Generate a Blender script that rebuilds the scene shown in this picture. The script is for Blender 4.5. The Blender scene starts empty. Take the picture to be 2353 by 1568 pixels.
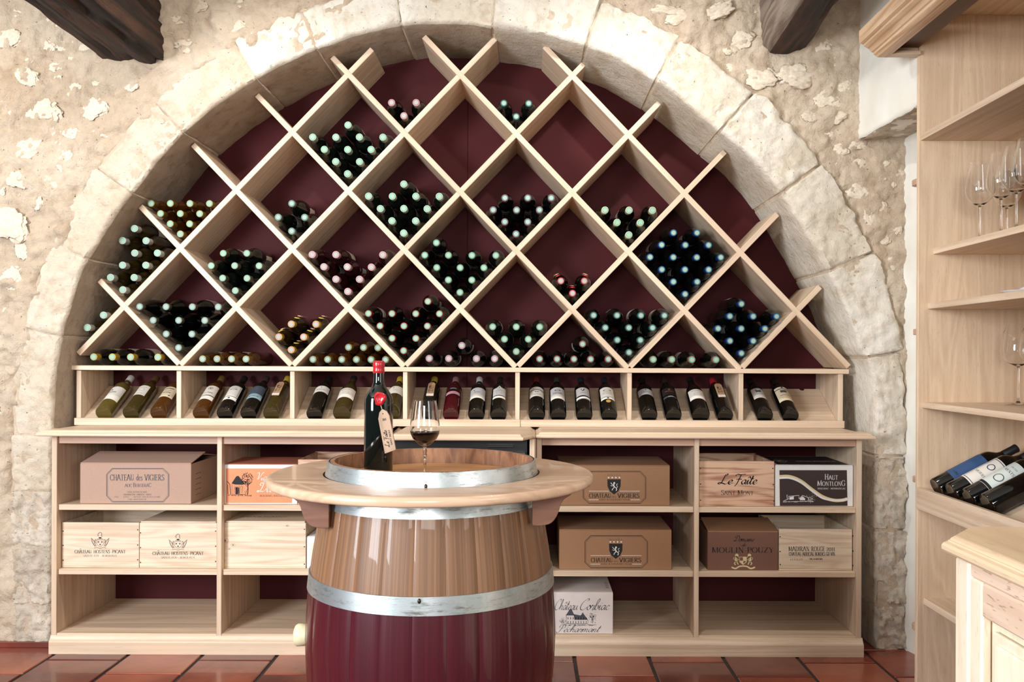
import bpy, bmesh, math, random
from mathutils import Vector, Matrix, Euler, noise
random.seed(7)
D = bpy.data
SC = bpy.context.scene
COL = SC.collection
# ------------------------------------------------------------------ camera
FPX, PX, PY, HC, ROLL = 1975.0, 1213.0, 818.0, 1.225, 0.004
cam = D.cameras.new('camera'); cam_o = D.objects.new('camera', cam); COL.objects.link(cam_o)
cam.sensor_width = 36.0; cam.lens = 36.0*FPX/2353.0
cam.shift_x = (1176.5-PX)/2353.0; cam.shift_y = (PY-784.0)/2353.0
cam.clip_start = 0.05; cam.clip_end = 60
cam_o.location = (0, 0, HC)
cam_o.rotation_euler = (Matrix.Rotation(math.radians(90), 3, 'X') @ Matrix.Rotation(ROLL, 3, 'Z')).to_euler()
SC.camera = cam_o
# ------------------------------------------------------------------ world, lights, exposure
wd = D.worlds.new('world'); SC.world = wd; wd.use_nodes = True
wd.node_tree.nodes['Background'].inputs[0].default_value = (0.93, 0.96, 1.0, 1)
wd.node_tree.nodes['Background'].inputs[1].default_value = 0.07
def area(name, loc, target, w, h, power, color):
    l = D.lights.new(name, 'AREA'); l.shape = 'RECTANGLE'; l.size = w; l.size_y = h; l.energy = power; l.color = color
    o = D.objects.new(name, l); COL.objects.link(o); o.location = loc
    o.rotation_euler = (Vector(target)-Vector(loc)).to_track_quat('-Z', 'Y').to_euler()
    return o
area('window_light_left', (-2.9, -0.3, 1.75), (0.3, 2.9, 1.3), 1.1, 1.7, 185, (0.90, 0.95, 1.0))
area('window_light_right', (2.3, -0.4, 1.9), (-0.4, 3.2, 1.2), 0.9, 1.4, 24, (1.0, 0.97, 0.93))
area('front_fill_light', (-0.3, -2.4, 1.9), (-0.3, 3.0, 1.3), 1.5, 1.0, 74, (1.0, 0.98, 0.95))  # added fill from behind the camera, brightens the front faces
def spot(name, loc, power, color, tgt, size=140):
    l = D.lights.new(name, 'SPOT'); l.energy = power; l.color = color; l.spot_size = math.radians(size); l.spot_blend = 1.0
    l.shadow_soft_size = 0.022
    o = D.objects.new(name, l); COL.objects.link(o); o.location = loc
    o.rotation_euler = (Vector(tgt)-Vector(loc)).to_track_quat('-Z', 'Y').to_euler()
spot('ceiling_spot_left', (-1.10, 2.88, 2.72), 27, (1.0, 0.94, 0.87), (-1.05, 3.75, 0.9), 150)
spot('ceiling_spot_right', (0.36, 2.86, 2.72), 36, (1.0, 0.95, 0.89), (0.36, 3.75, 0.9), 150)
spot('ceiling_spot_far_left', (-2.56, 2.88, 2.72), 15, (1.0, 0.78, 0.54), (-2.5, 3.6, 1.2), 150)
SC.view_settings.view_transform = 'Standard'; SC.view_settings.look = 'None'
SC.view_settings.gamma = 1.0; SC.view_settings.use_curve_mapping = False
SC.view_settings.exposure = 0.35
SC.cycles.use_denoising = True
SC.cycles.max_bounces = 14; SC.cycles.diffuse_bounces = 4; SC.cycles.transmission_bounces = 14; SC.cycles.glossy_bounces = 4
SC.cycles.caustics_reflective = False; SC.cycles.caustics_refractive = False
SC.cycles.sample_clamp_indirect = 6.0
# ------------------------------------------------------------------ helpers
def U(px, py):
    dx, dy = px-PX, py-PY
    return dx+ROLL*dy, dy-ROLL*dx
def W(px, py, Y):
    x0, y0 = U(px, py)
    return Vector((x0*Y/FPX, Y, HC-y0*Y/FPX))
def lin(c):
    return tuple((v/12.92 if v <= .04045 else ((v+.055)/1.055)**2.4) for v in [q/255.0 for q in c])
MATS = {}
def _new(name):
    m = D.materials.new(name); m.use_nodes = True; nt = m.node_tree
    return m, nt, nt.nodes['Principled BSDF']
def _node(nt, t, **kw):
    n = nt.nodes.new(t)
    for k, v in kw.items():
        if k in n.inputs: n.inputs[k].default_value = v
        else: setattr(n, k, v)
    return n
def _coords(nt, scale=(1,1,1), rand=True, kind='Object'):
    tc = _node(nt, 'ShaderNodeTexCoord'); mp = _node(nt, 'ShaderNodeMapping')
    mp.inputs['Scale'].default_value = scale
    src = tc.outputs[kind]
    if rand:
        oi = _node(nt, 'ShaderNodeObjectInfo'); ad = _node(nt, 'ShaderNodeVectorMath', operation='MULTIPLY_ADD')
        ad.inputs[1].default_value = (1,1,1)
        mu = _node(nt, 'ShaderNodeMath', operation='MULTIPLY'); mu.inputs[1].default_value = 7.3
        nt.links.new(oi.outputs['Random'], mu.inputs[0])
        nt.links.new(src, ad.inputs[0]); nt.links.new(mu.outputs[0], ad.inputs[2]); src = ad.outputs[0]
    nt.links.new(src, mp.inputs['Vector'])
    return mp.outputs[0]
def _mix(nt, fac, a, b):
    n = _node(nt, 'ShaderNodeMix', data_type='RGBA')
    def put(s, v):
        if isinstance(v, tuple): s.default_value = (*v, 1) if len(v) == 3 else v
        elif isinstance(v, float): s.default_value = v
        else: nt.links.new(v, s)
    put(n.inputs[0], fac); put(n.inputs[6], a); put(n.inputs[7], b)
    return n.outputs[2]
def _ramp(nt, fac, stops):
    r = _node(nt, 'ShaderNodeValToRGB'); e = r.color_ramp.elements
    while len(e) < len(stops): e.new(0.5)
    for el, (p, c) in zip(e, stops):
        el.position = p; el.color = (c, c, c, 1) if isinstance(c, (int, float)) else (*c, 1)
    nt.links.new(fac, r.inputs[0]); return r.outputs[0]
def _bump(nt, h, p, strength, dist=0.002):
    b = _node(nt, 'ShaderNodeBump'); b.inputs['Strength'].default_value = strength; b.inputs['Distance'].default_value = dist
    nt.links.new(h, b.inputs['Height']); nt.links.new(b.outputs[0], p.inputs['Normal']); return b
def plain(name, c, rough=.5, metal=0.0, c2=None, nscale=8.0, bump=0.0, bscale=60.0, coat=0.0, spec=None):
    if name in MATS: return MATS[name]
    m, nt, p = _new(name)
    v = _coords(nt)
    n = _node(nt, 'ShaderNodeTexNoise', Scale=nscale, Detail=4.0); nt.links.new(v, n.inputs['Vector'])
    a = lin(c); b = lin(c2) if c2 else tuple(x*.86 for x in a)
    nt.links.new(_mix(nt, _ramp(nt, n.outputs[0], [(.35, 0.0), (.65, 1.0)]), a, b), p.inputs['Base Color'])
    p.inputs['Roughness'].default_value = rough; p.inputs['Metallic'].default_value = metal
    p.inputs['Coat Weight'].default_value = coat
    if spec is not None: p.inputs['Specular IOR Level'].default_value = spec
    if bump:
        n2 = _node(nt, 'ShaderNodeTexNoise', Scale=bscale, Detail=6.0); nt.links.new(v, n2.inputs['Vector'])
        _bump(nt, n2.outputs[0], p, bump)
    MATS[name] = m; return m
def wood(name, ca, cb, axis='x', rough=.45, cross=46.0, along=.45, dist=1.0, fleck=.3, bump=.08, lo=.32, hi=.74, coat=0.0, bdist=.0015, big=.45):
    if name in MATS: return MATS[name]
    m, nt, p = _new(name)
    s = {'x': (along, cross, cross), 'y': (cross, along, cross), 'z': (cross, cross, along), 'stave': (cross, 2.0, along)}[axis]
    v = _coords(nt, s)
    n = _node(nt, 'ShaderNodeTexNoise', Scale=1.0, Detail=5.0, Roughness=.6, Distortion=dist*.4); nt.links.new(v, n.inputs['Vector'])
    v3 = _coords(nt, tuple(q*.16 if q == cross else q*.7 for q in s))
    n3 = _node(nt, 'ShaderNodeTexNoise', Scale=1.0, Detail=2.0, Distortion=.6); nt.links.new(v3, n3.inputs['Vector'])
    ml = _node(nt, 'ShaderNodeMath', operation='MULTIPLY'); ml.inputs[1].default_value = 9.0; nt.links.new(n3.outputs[0], ml.inputs[0])
    sn = _node(nt, 'ShaderNodeMath', operation='PINGPONG'); sn.inputs[1].default_value = .5; nt.links.new(ml.outputs[0], sn.inputs[0])
    ad = _node(nt, 'ShaderNodeMath', operation='MULTIPLY_ADD'); ad.inputs[1].default_value = big; nt.links.new(sn.outputs[0], ad.inputs[0])
    hm = _node(nt, 'ShaderNodeMath', operation='MULTIPLY'); hm.inputs[1].default_value = 1.2-big; nt.links.new(n.outputs[0], hm.inputs[0])
    nt.links.new(hm.outputs[0], ad.inputs[2])
    col = _mix(nt, _ramp(nt, ad.outputs[0], [(lo, 0.0), (hi, 1.0)]), lin(ca), lin(cb))
    vf = _coords(nt, tuple(q*7 if q == cross else q*30 for q in s))
    nf = _node(nt, 'ShaderNodeTexNoise', Scale=1.0, Detail=1.0); nt.links.new(vf, nf.inputs['Vector'])
    fl = _ramp(nt, nf.outputs[0], [(.62, 0.0), (.72, fleck)])
    col = _mix(nt, fl, col, tuple(x*.62 for x in lin(cb)))
    oi = _node(nt, 'ShaderNodeObjectInfo'); hs = _node(nt, 'ShaderNodeHueSaturation')
    mr = _node(nt, 'ShaderNodeMapRange'); mr.inputs[3].default_value = .93; mr.inputs[4].default_value = 1.05
    nt.links.new(oi.outputs['Random'], mr.inputs[0]); nt.links.new(mr.outputs[0], hs.inputs['Value'])
    nt.links.new(col, hs.inputs['Color']); nt.links.new(hs.outputs[0], p.inputs['Base Color'])
    p.inputs['Roughness'].default_value = rough; p.inputs['Coat Weight'].default_value = coat
    if bump: _bump(nt, n.outputs[0], p, bump, bdist)
    MATS[name] = m; return m
def stone_mat(name, ca, cb, cc, scale=3.0, bump=.6, bscale=26.0, pits=True, pitc=(120,95,70)):
    if name in MATS: return MATS[name]
    m, nt, p = _new(name)
    v = _coords(nt)
    n1 = _node(nt, 'ShaderNodeTexNoise', Scale=scale, Detail=5.0, Roughness=.6); nt.links.new(v, n1.inputs['Vector'])
    n2 = _node(nt, 'ShaderNodeTexNoise', Scale=scale*6, Detail=6.0, Roughness=.65); nt.links.new(v, n2.inputs['Vector'])
    col = _mix(nt, _ramp(nt, n1.outputs[0], [(.38, 0.0), (.6, 1.0)]), lin(ca), lin(cb))
    col = _mix(nt, _ramp(nt, n2.outputs[0], [(.5, 0.0), (.72, .75)]), col, lin(cc))
    nb = _node(nt, 'ShaderNodeTexNoise', Scale=bscale, Detail=10.0, Roughness=.68, Distortion=.4); nt.links.new(v, nb.inputs['Vector'])
    h = nb.outputs[0]
    if pits:
        np_ = _node(nt, 'ShaderNodeTexNoise', Scale=bscale*2.6, Detail=4.0, Roughness=.6); nt.links.new(v, np_.inputs['Vector'])
        pf = _ramp(nt, np_.outputs[0], [(.265, .9), (.33, 0.0)])
        col = _mix(nt, pf, col, lin(pitc))
        mm = _node(nt, 'ShaderNodeMath', operation='SUBTRACT'); nt.links.new(h, mm.inputs[0]); nt.links.new(pf, mm.inputs[1]); h = mm.outputs[0]
    nt.links.new(col, p.inputs['Base Color']); p.inputs['Roughness'].default_value = .92; p.inputs['Specular IOR Level'].default_value = .15
    _bump(nt, h, p, bump, .030)
    MATS[name] = m; return m
def glassy(name, c, rough=.04, trans=0.0, coat=.6, ior=1.45):
    if name in MATS: return MATS[name]
    m, nt, p = _new(name)
    p.inputs['Base Color'].default_value = (*lin(c), 1); p.inputs['Roughness'].default_value = rough
    p.inputs['Transmission Weight'].default_value = trans; p.inputs['IOR'].default_value = ior
    p.inputs['Coat Weight'].default_value = coat; p.inputs['Coat Roughness'].default_value = .03
    MATS[name] = m; return m
BX = wood('beech_along_x', (224,201,175), (196,167,139), 'x')
BY = wood('beech_along_y', (224,201,175), (196,167,139), 'y')
BZ = wood('beech_along_z', (224,201,175), (196,167,139), 'z')
BXP = wood('beech_pink_x', (208,172,148), (174,136,114), 'x')
PINE = wood('pine_crate', (226,207,182), (206,178,150), 'x', cross=60, along=1.5, dist=2.0, lo=.42, hi=.66, fleck=.05)
PINE2 = wood('pine_crate_red', (218,180,150), (172,122,96), 'x', cross=50, along=1.6, dist=2.5, lo=.45, hi=.6, fleck=.05)
CARD = plain('cardboard', (158,118,86), .85, c2=(148,110,80), nscale=500, bump=.05)
CARDL = plain('cardboard_pale', (184,152,134), .85, c2=(174,142,124), nscale=500, bump=.05)
CARDD = plain('cardboard_dark', (124,88,72), .85, c2=(114,80,66), nscale=500, bump=.05)
INK = plain('black_ink', (22,19,22), .7)
INKS = plain('sepia_ink', (118,92,84), .7)
WHITE = plain('white_print', (238,236,232), .6)
CREAM = plain('cream_print', (226,208,160), .6)
ORANGE = plain('orange_print', (232,150,106), .7)
BROWNP = plain('dark_brown_print', (58,42,40), .6)
GREYINK = plain('grey_ink', (78,78,84), .7)
NAVY = plain('navy_ink', (40,48,90), .6)
GOLD = plain('gold_print', (186,150,70), .4)
BURG = plain('burgundy_paint', (70,15,20), .7, c2=(64,14,18), nscale=3, bump=.08, bscale=300, spec=.25)
BLACK = plain('black_void', (12,11,12), .8)
NAIL = plain('nail_steel', (70,62,58), .4, metal=.8)

# mesh building -------------------------------------------------------
class MB:
    def __init__(s): s.v = []; s.f = []; s.m = []
    def add(s, vs, fs, mi=0):
        b = len(s.v); s.v += [tuple(q) for q in vs]; s.f += [tuple(b+i for i in f) for f in fs]; s.m += [mi]*len(fs); return s
    def box(s, x0, x1, y0, y1, z0, z1, b=0.0012, mi=0):
        bm = bmesh.new(); bmesh.ops.create_cube(bm, size=1.0)
        for v in bm.verts:
            v.co = Vector(((x0+x1)/2+v.co.x*(x1-x0), (y0+y1)/2+v.co.y*(y1-y0), (z0+z1)/2+v.co.z*(z1-z0)))
        if b: bmesh.ops.bevel(bm, geom=list(bm.edges), offset=b, segments=1, affect='EDGES', profile=.5)
        return s.frombm(bm, mi)
    def frombm(s, bm, mi=0):
        bm.verts.index_update()
        s.add([v.co[:] for v in bm.verts], [[v.index for v in f.verts] for f in bm.faces], mi); bm.free(); return s
    def prism(s, pts, axis, a, b, bev=0.0, mi=0):
        """pts: 2-D outline; axis 'y': (x,z) outline from y=a..b; 'x': (y,z); 'z': (x,y)"""
        def mk(p, t): return {'y': (p[0], t, p[1]), 'x': (t, p[0], p[1]), 'z': (p[0], p[1], t)}[axis]
        bm = bmesh.new()
        vs = [bm.verts.new(mk(p, a)) for p in pts]; f = bm.faces.new(vs)
        r = bmesh.ops.extrude_face_region(bm, geom=[f])
        off = Vector(mk((0, 0), b))-Vector(mk((0, 0), a))
        for g in r['geom']:
            if isinstance(g, bmesh.types.BMVert): g.co += off
        bmesh.ops.recalc_face_normals(bm, faces=bm.faces)
        if bev:
            es = [e for e in bm.edges if len(e.link_faces) == 2 and e.calc_face_angle(0) > .5]
            bmesh.ops.bevel(bm, geom=es, offset=bev, segments=2, affect='EDGES', profile=.5)
        return s.frombm(bm, mi)
    def lathe(s, prof, seg=24, c=(0,0,0), mi=0, a0=0.0, a1=2*math.pi, axis='z'):
        full = abs(a1-a0-2*math.pi) < 1e-6; n = seg if full else seg+1
        vs = []; fs = []
        for r, z in prof:
            for k in range(n):
                a = a0+(a1-a0)*k/seg
                p = (r*math.cos(a), r*math.sin(a), z)
                if axis == 'x': p = (z, p[0], p[1])
                if axis == 'y': p = (p[0], z, p[1])
                vs.append((c[0]+p[0], c[1]+p[1], c[2]+p[2]))
        for i in range(len(prof)-1):
            for k in range(seg):
                k2 = (k+1) % n if full else k+1
                fs.append((i*n+k, i*n+k2, (i+1)*n+k2, (i+1)*n+k))
        return s.add(vs, fs, mi)
    def tube(s, pts, r, seg=6, mi=0):
        pts = [Vector(p) for p in pts]; vs = []; fs = []
        for i, p in enumerate(pts):
            d = (pts[min(i+1, len(pts)-1)]-pts[max(i-1, 0)]).normalized()
            u = d.cross(Vector((.31, .57, .76))).normalized(); w = d.cross(u)
            for k in range(seg):
                a = 2*math.pi*k/seg; vs.append(p+r*(math.cos(a)*u+math.sin(a)*w))
        for i in range(len(pts)-1):
            for k in range(seg):
                fs.append((i*seg+k, i*seg+(k+1) % seg, (i+1)*seg+(k+1) % seg, (i+1)*seg+k))
        fs.append(tuple(range(seg))[::-1]); fs.append(tuple((len(pts)-1)*seg+k for k in range(seg)))
        return s.add(vs, fs, mi)
    def mesh(s, name, mats, smooth=False, weld=False, angle=None):
        me = D.meshes.new(name); me.from_pydata(s.v, [], s.f)
        for m in (mats if isinstance(mats, (list, tuple)) else [mats]): me.materials.append(m)
        me.polygons.foreach_set('material_index', s.m)
        if weld or angle is not None:
            bm = bmesh.new(); bm.from_mesh(me)
            bmesh.ops.remove_doubles(bm, verts=bm.verts, dist=1e-5)
            bmesh.ops.recalc_face_normals(bm, faces=bm.faces)
            if angle is not None:
                for e in bm.edges: e.smooth = not (len(e.link_faces) == 2 and e.calc_face_angle(0) > math.radians(angle))
                for f in bm.faces: f.smooth = True
            bm.to_mesh(me); bm.free()
        elif smooth:
            me.polygons.foreach_set('use_smooth', [True]*len(me.polygons))
        me.update(); return me
def put(name, me, parent=None, loc=None, rot=None):
    o = D.objects.new(name, me); COL.objects.link(o)
    if parent is not None:
        o.parent = parent
        if loc is None: # world-coordinate mesh
            o.matrix_parent_inverse = WM[parent.name].inverted()
    if loc is not None: o.location = loc
    if rot is not None: o.rotation_euler = rot
    WM[o.name] = (WM[parent.name] if parent is not None and loc is not None else Matrix.Identity(4)) @ \
        (Matrix.Translation(o.location) @ o.rotation_euler.to_matrix().to_4x4())
    return o
WM = {}
def thing(name, label, cat, loc=(0,0,0), rot=(0,0,0), group=None):
    o = D.objects.new(name, None); COL.objects.link(o); o.empty_display_size = .05
    o.location = loc; o.rotation_euler = rot
    o['label'] = label; o['category'] = cat
    if group: o['group'] = group
    WM[o.name] = Matrix.Translation(Vector(loc)) @ Euler(rot).to_matrix().to_4x4()
    return o
def struct(name, me, parent=None):
    o = put(name, me, parent)
    if parent is None: o['kind'] = 'structure'
    return o
def kids(o): return [c for c in D.objects if c.parent == o]
def wbox(name, x0, x1, y0, y1, z0, z1, m, parent, b=.0012):
    return put(name, MB().box(x0, x1, y0, y1, z0, z1, b).mesh(name, m), parent)
# ------------------------------------------------------------------ lettering (stroke fonts built as flat geometry)
def cat(pts, n=6):
    out = []
    P = [pts[0]]+list(pts)+[pts[-1]]
    for i in range(1, len(P)-2):
        p0, p1, p2, p3 = P[i-1], P[i], P[i+1], P[i+2]
        for k in range(n):
            t = k/n
            out.append(tuple(.5*((2*p1[j])+(-p0[j]+p2[j])*t+(2*p0[j]-5*p1[j]+4*p2[j]-p3[j])*t*t+(-p0[j]+3*p1[j]-3*p2[j]+p3[j])*t**3) for j in (0, 1)))
    out.append(tuple(pts[-1])); return out
# serif capitals: width, straight strokes 'l', curved strokes 'c'
S = {
'A': (.82, [('l',[(.02,0),(.4,1)]),('l',[(.4,1),(.8,0)]),('b',[(.16,.36),(.64,.36)])]),
'B': (.68, [('l',[(.14,0),(.14,1)]),('c',[(.02,.98),(.3,1),(.52,.92),(.55,.76),(.45,.57),(.16,.52)]),('c',[(.2,.52),(.5,.5),(.64,.3),(.55,.08),(.34,.01),(.02,.02)])]),
'C': (.76, [('c',[(.7,.76),(.62,.94),(.42,1),(.2,.9),(.05,.62),(.05,.36),(.2,.1),(.42,0),(.6,.05),(.73,.22)]),('b',[(.7,.7),(.7,.98)])]),
'D': (.8, [('l',[(.14,0),(.14,1)]),('c',[(.02,.98),(.36,.99),(.62,.86),(.74,.5),(.62,.14),(.36,.01),(.02,.02)])]),
'E': (.66, [('l',[(.14,0),(.14,1)]),('b',[(.02,.98),(.58,.98),(.58,.8)]),('b',[(.14,.52),(.46,.52)]),('b',[(.46,.62),(.46,.42)]),('b',[(.02,.02),(.6,.02),(.63,.24)])]),
'F': (.62, [('l',[(.14,0),(.14,1)]),('b',[(.02,.98),(.58,.98),(.58,.8)]),('b',[(.14,.52),(.46,.52)]),('b',[(.46,.62),(.46,.42)])]),
'G': (.82, [('c',[(.7,.76),(.62,.94),(.42,1),(.2,.9),(.05,.62),(.05,.36),(.2,.1),(.42,0),(.6,.04),(.7,.12)]),('l',[(.7,.1),(.7,.42)]),('b',[(.56,.43),(.8,.43)]),('b',[(.7,.72),(.7,.98)])]),
'H': (.84, [('l',[(.15,0),(.15,1)]),('l',[(.69,0),(.69,1)]),('b',[(.15,.52),(.69,.52)])]),
'I': (.34, [('l',[(.17,0),(.17,1)])]),
'L': (.64, [('l',[(.14,0),(.14,1)]),('b',[(.02,.02),(.58,.02),(.61,.26)])]),
'M': (1.0, [('l',[(.12,0),(.14,1)]),('n',[(.14,1),(.48,.06)]),('b',[(.48,.06),(.82,1)]),('l',[(.82,1),(.86,0)])]),
'N': (.84, [('t',[(.14,0),(.14,1)]),('n',[(.14,1),(.7,0)]),('t',[(.7,0),(.7,1)])]),
'O': (.86, [('c',[(.43,1),(.2,.9),(.06,.64),(.06,.36),(.2,.1),(.43,0),(.66,.1),(.8,.36),(.8,.64),(.66,.9),(.43,1)])]),
'P': (.64, [('l',[(.14,0),(.14,1)]),('c',[(.02,.98),(.32,1),(.54,.9),(.57,.72),(.5,.52),(.3,.45),(.16,.46)])]),
'R': (.78, [('l',[(.14,0),(.14,1)]),('c',[(.02,.98),(.32,1),(.52,.9),(.56,.74),(.48,.56),(.3,.5),(.16,.5)]),('n',[(.34,.5),(.56,.1),(.76,.01)])]),
'S': (.6, [('c',[(.5,.8),(.42,.96),(.26,1),(.1,.9),(.09,.7),(.28,.54),(.46,.42),(.52,.22),(.42,.05),(.26,0),(.12,.05),(.06,.22)])]),
'T': (.74, [('l',[(.37,0),(.37,.98)]),('b',[(.05,.8),(.07,.98),(.67,.98),(.69,.8)])]),
'U': (.82, [('l',[(.15,.3),(.15,1)]),('c',[(.15,.34),(.2,.1),(.4,0),(.6,.1),(.67,.34)]),('t',[(.68,.3),(.68,1)])]),
'V': (.8, [('n',[(.06,1),(.4,0)]),('l',[(.4,0),(.74,1)])]),
'W': (1.1, [('n',[(.05,1),(.3,0)]),('b',[(.3,0),(.53,1)]),('n',[(.53,1),(.8,0)]),('b',[(.8,0),(1.04,1)])]),
'X': (.8, [('n',[(.08,1),(.72,0)]),('t',[(.08,0),(.7,1)])]),
'Y': (.76, [('n',[(.06,1),(.38,.48)]),('b',[(.38,.48),(.7,1)]),('l',[(.38,0),(.38,.5)])]),
'Z': (.7, [('b',[(.08,.8),(.1,.98),(.62,.98)]),('n',[(.62,.98),(.06,.02)]),('b',[(.06,.02),(.62,.02),(.66,.22)])]),
'd': (.56, [('c',[(.42,.5),(.28,.62),(.1,.5),(.06,.28),(.14,.06),(.3,.02),(.42,.14)]),('l',[(.43,0),(.43,1)])]),
'e': (.5, [('c',[(.07,.36),(.42,.37),(.38,.56),(.24,.62),(.1,.5),(.06,.28),(.14,.06),(.28,0),(.44,.12)])]),
's': (.42, [('c',[(.34,.5),(.22,.62),(.1,.54),(.1,.42),(.24,.32),(.34,.2),(.3,.05),(.18,0),(.06,.1)])]),
'0': (.6, [('c',[(.3,1),(.1,.8),(.06,.5),(.1,.2),(.3,0),(.5,.2),(.54,.5),(.5,.8),(.3,1)])]),
'1': (.44, [('l',[(.24,0),(.24,1)]),('b',[(.24,1),(.08,.86)])]),
'2': (.58, [('c',[(.08,.76),(.14,.94),(.3,1),(.46,.9),(.48,.7),(.34,.42),(.06,.03)]),('b',[(.06,.03),(.5,.03),(.53,.2)])]),
'3': (.56, [('c',[(.08,.86),(.26,1),(.46,.86),(.42,.62),(.24,.54)]),('c',[(.24,.54),(.46,.44),(.5,.2),(.3,0),(.06,.12)])]),
'4': (.6, [('b',[(.4,1),(.05,.3),(.56,.3)]),('l',[(.4,0),(.4,1)])]),
'5': (.56, [('b',[(.46,.98),(.14,.98),(.12,.56)]),('c',[(.12,.56),(.34,.62),(.5,.4),(.46,.12),(.26,0),(.06,.1)])]),
'6': (.58, [('c',[(.46,.94),(.24,.84),(.08,.5),(.08,.2),(.28,0),(.48,.14),(.48,.42),(.3,.54),(.1,.4)])]),
'7': (.54, [('b',[(.06,.84),(.08,.98),(.5,.98)]),('n',[(.5,.98),(.2,0)])]),
'9': (.58, [('c',[(.12,.06),(.34,.16),(.5,.5),(.5,.8),(.3,1),(.1,.86),(.1,.58),(.28,.46),(.48,.6)])]),
'-': (.4, [('l0',[(.06,.38),(.34,.38)])]), '.': (.24, [('l0',[(.1,.0),(.1,.1)])]), ' ': (.34, []), '&': (.8, [('c',[(.74,.06),(.5,.3),(.2,.78),(.3,1),(.46,.84),(.14,.4),(.1,.14),(.3,0),(.56,.14),(.7,.46)])]),
}
# script face: lower case x-height .42, all strokes curved
K = {
'a': (.46, [[(.4,.38),(.22,.42),(.06,.24),(.08,.06),(.2,.0),(.38,.3)],[(.4,.42),(.34,.12),(.4,.0),(.52,.1)]]),
'b': (.42, [[(.0,.1),(.2,.5),(.34,.9),(.24,1.0),(.12,.6),(.08,.12),(.2,.0),(.36,.16),(.32,.38),(.42,.34)]]),
'c': (.34, [[(.32,.34),(.22,.42),(.06,.24),(.06,.08),(.18,.0),(.38,.12)]]),
'd': (.48, [[(.4,.38),(.22,.42),(.06,.24),(.08,.06),(.2,.0),(.36,.26),(.5,1.0)],[(.44,.6),(.36,.12),(.42,.0),(.54,.1)]]),
'e': (.36, [[(.04,.16),(.26,.22),(.32,.36),(.2,.42),(.06,.22),(.1,.02),(.22,.0),(.4,.14)]]),
'g': (.44, [[(.38,.38),(.2,.42),(.06,.24),(.08,.06),(.2,.02),(.36,.3)],[(.4,.42),(.3,-.1),(.16,-.4),(.02,-.36),(.1,-.16),(.46,.1)]]),
'h': (.48, [[(.0,.1),(.2,.5),(.32,.9),(.24,1.0),(.14,.6),(.04,.0)],[(.08,.2),(.24,.4),(.36,.36),(.3,.1),(.36,.0),(.5,.1)]]),
'i': (.24, [[(.0,.14),(.14,.42)],[(.14,.42),(.08,.1),(.14,.0),(.28,.12)],[(.2,.62),(.22,.66)]]),
'î': (.24, [[(.0,.14),(.14,.42)],[(.14,.42),(.08,.1),(.14,.0),(.28,.12)],[(.08,.6),(.2,.74),(.3,.6)]]),
'â': (.46, [[(.4,.38),(.22,.42),(.06,.24),(.08,.06),(.2,.0),(.38,.3)],[(.4,.42),(.34,.12),(.4,.0),(.52,.1)],[(.18,.6),(.32,.74),(.44,.6)]]),
'é': (.36, [[(.04,.16),(.26,.22),(.32,.36),(.2,.42),(.06,.22),(.1,.02),(.22,.0),(.4,.14)],[(.22,.56),(.36,.72)]]),
'l': (.26, [[(.0,.1),(.2,.5),(.32,.9),(.24,1.0),(.12,.6),(.06,.1),(.14,.0),(.28,.12)]]),
'm': (.66, [[(.0,.2),(.1,.42),(.04,.0)],[(.06,.16),(.2,.4),(.3,.38),(.24,.0)],[(.27,.16),(.4,.4),(.52,.36),(.46,.08),(.54,.0),(.66,.1)]]),
'n': (.46, [[(.0,.2),(.1,.42),(.04,.0)],[(.06,.16),(.2,.4),(.32,.38),(.26,.08),(.34,.0),(.48,.1)]]),
'o': (.38, [[(.24,.42),(.08,.28),(.06,.08),(.2,.0),(.34,.16),(.3,.38),(.22,.42),(.3,.3),(.42,.34)]]),
'r': (.36, [[(.0,.14),(.12,.44),(.16,.36),(.3,.38),(.24,.08),(.3,.0),(.4,.1)]]),
't': (.3, [[(.0,.12),(.2,.5),(.26,.84)],[(.24,.78),(.1,.14),(.16,.0),(.32,.12)],[(.04,.52),(.36,.55)]]),
'u': (.48, [[(.0,.2),(.1,.42),(.04,.12),(.12,.0),(.28,.14),(.4,.42)],[(.4,.42),(.34,.1),(.4,.0),(.52,.1)]]),
'v': (.4, [[(.0,.3),(.1,.42),(.12,.1),(.18,.0),(.34,.2),(.34,.42),(.44,.36)]]),
'L': (.74, [[(.5,.8),(.62,1.0),(.46,.94),(.34,.5),(.2,.06),(.02,.04),(.04,.16),(.3,.1),(.56,.0),(.74,.14)]]),
'F': (.66, [[(.12,.80),(.22,.98),(.52,.94),(.92,1.0)],[(.56,.95),(.44,.5),(.32,.05),(.16,-.22)],[(.20,.46),(.44,.50),(.66,.48)]]),
'C': (.7, [[(.56,.80),(.70,.88),(.66,1.02),(.46,.96),(.20,.66),(.08,.28),(.18,.02),(.42,.0),(.70,.26)]]),
'P': (.66, [[(.4,.92),(.3,.4),(.16,-.02),(.0,-.1),(-.1,.04)],[(.06,.6),(.16,.92),(.5,1.04),(.68,.84),(.56,.56),(.34,.46)]]),
'D': (.86, [[(.44,.94),(.34,.4),(.2,.06),(.0,.02),(.02,.14),(.3,.06),(.62,.1),(.82,.44),(.76,.82),(.5,1.0),(.2,.92),(.1,.7),(.24,.62)]]),
'V': (.62, [[(.0,.84),(.12,.98),(.26,.8),(.24,.3),(.22,.0)],[(.22,.0),(.5,.6),(.62,.96),(.76,.94)]]),
' ': (.26, []),
}
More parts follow.
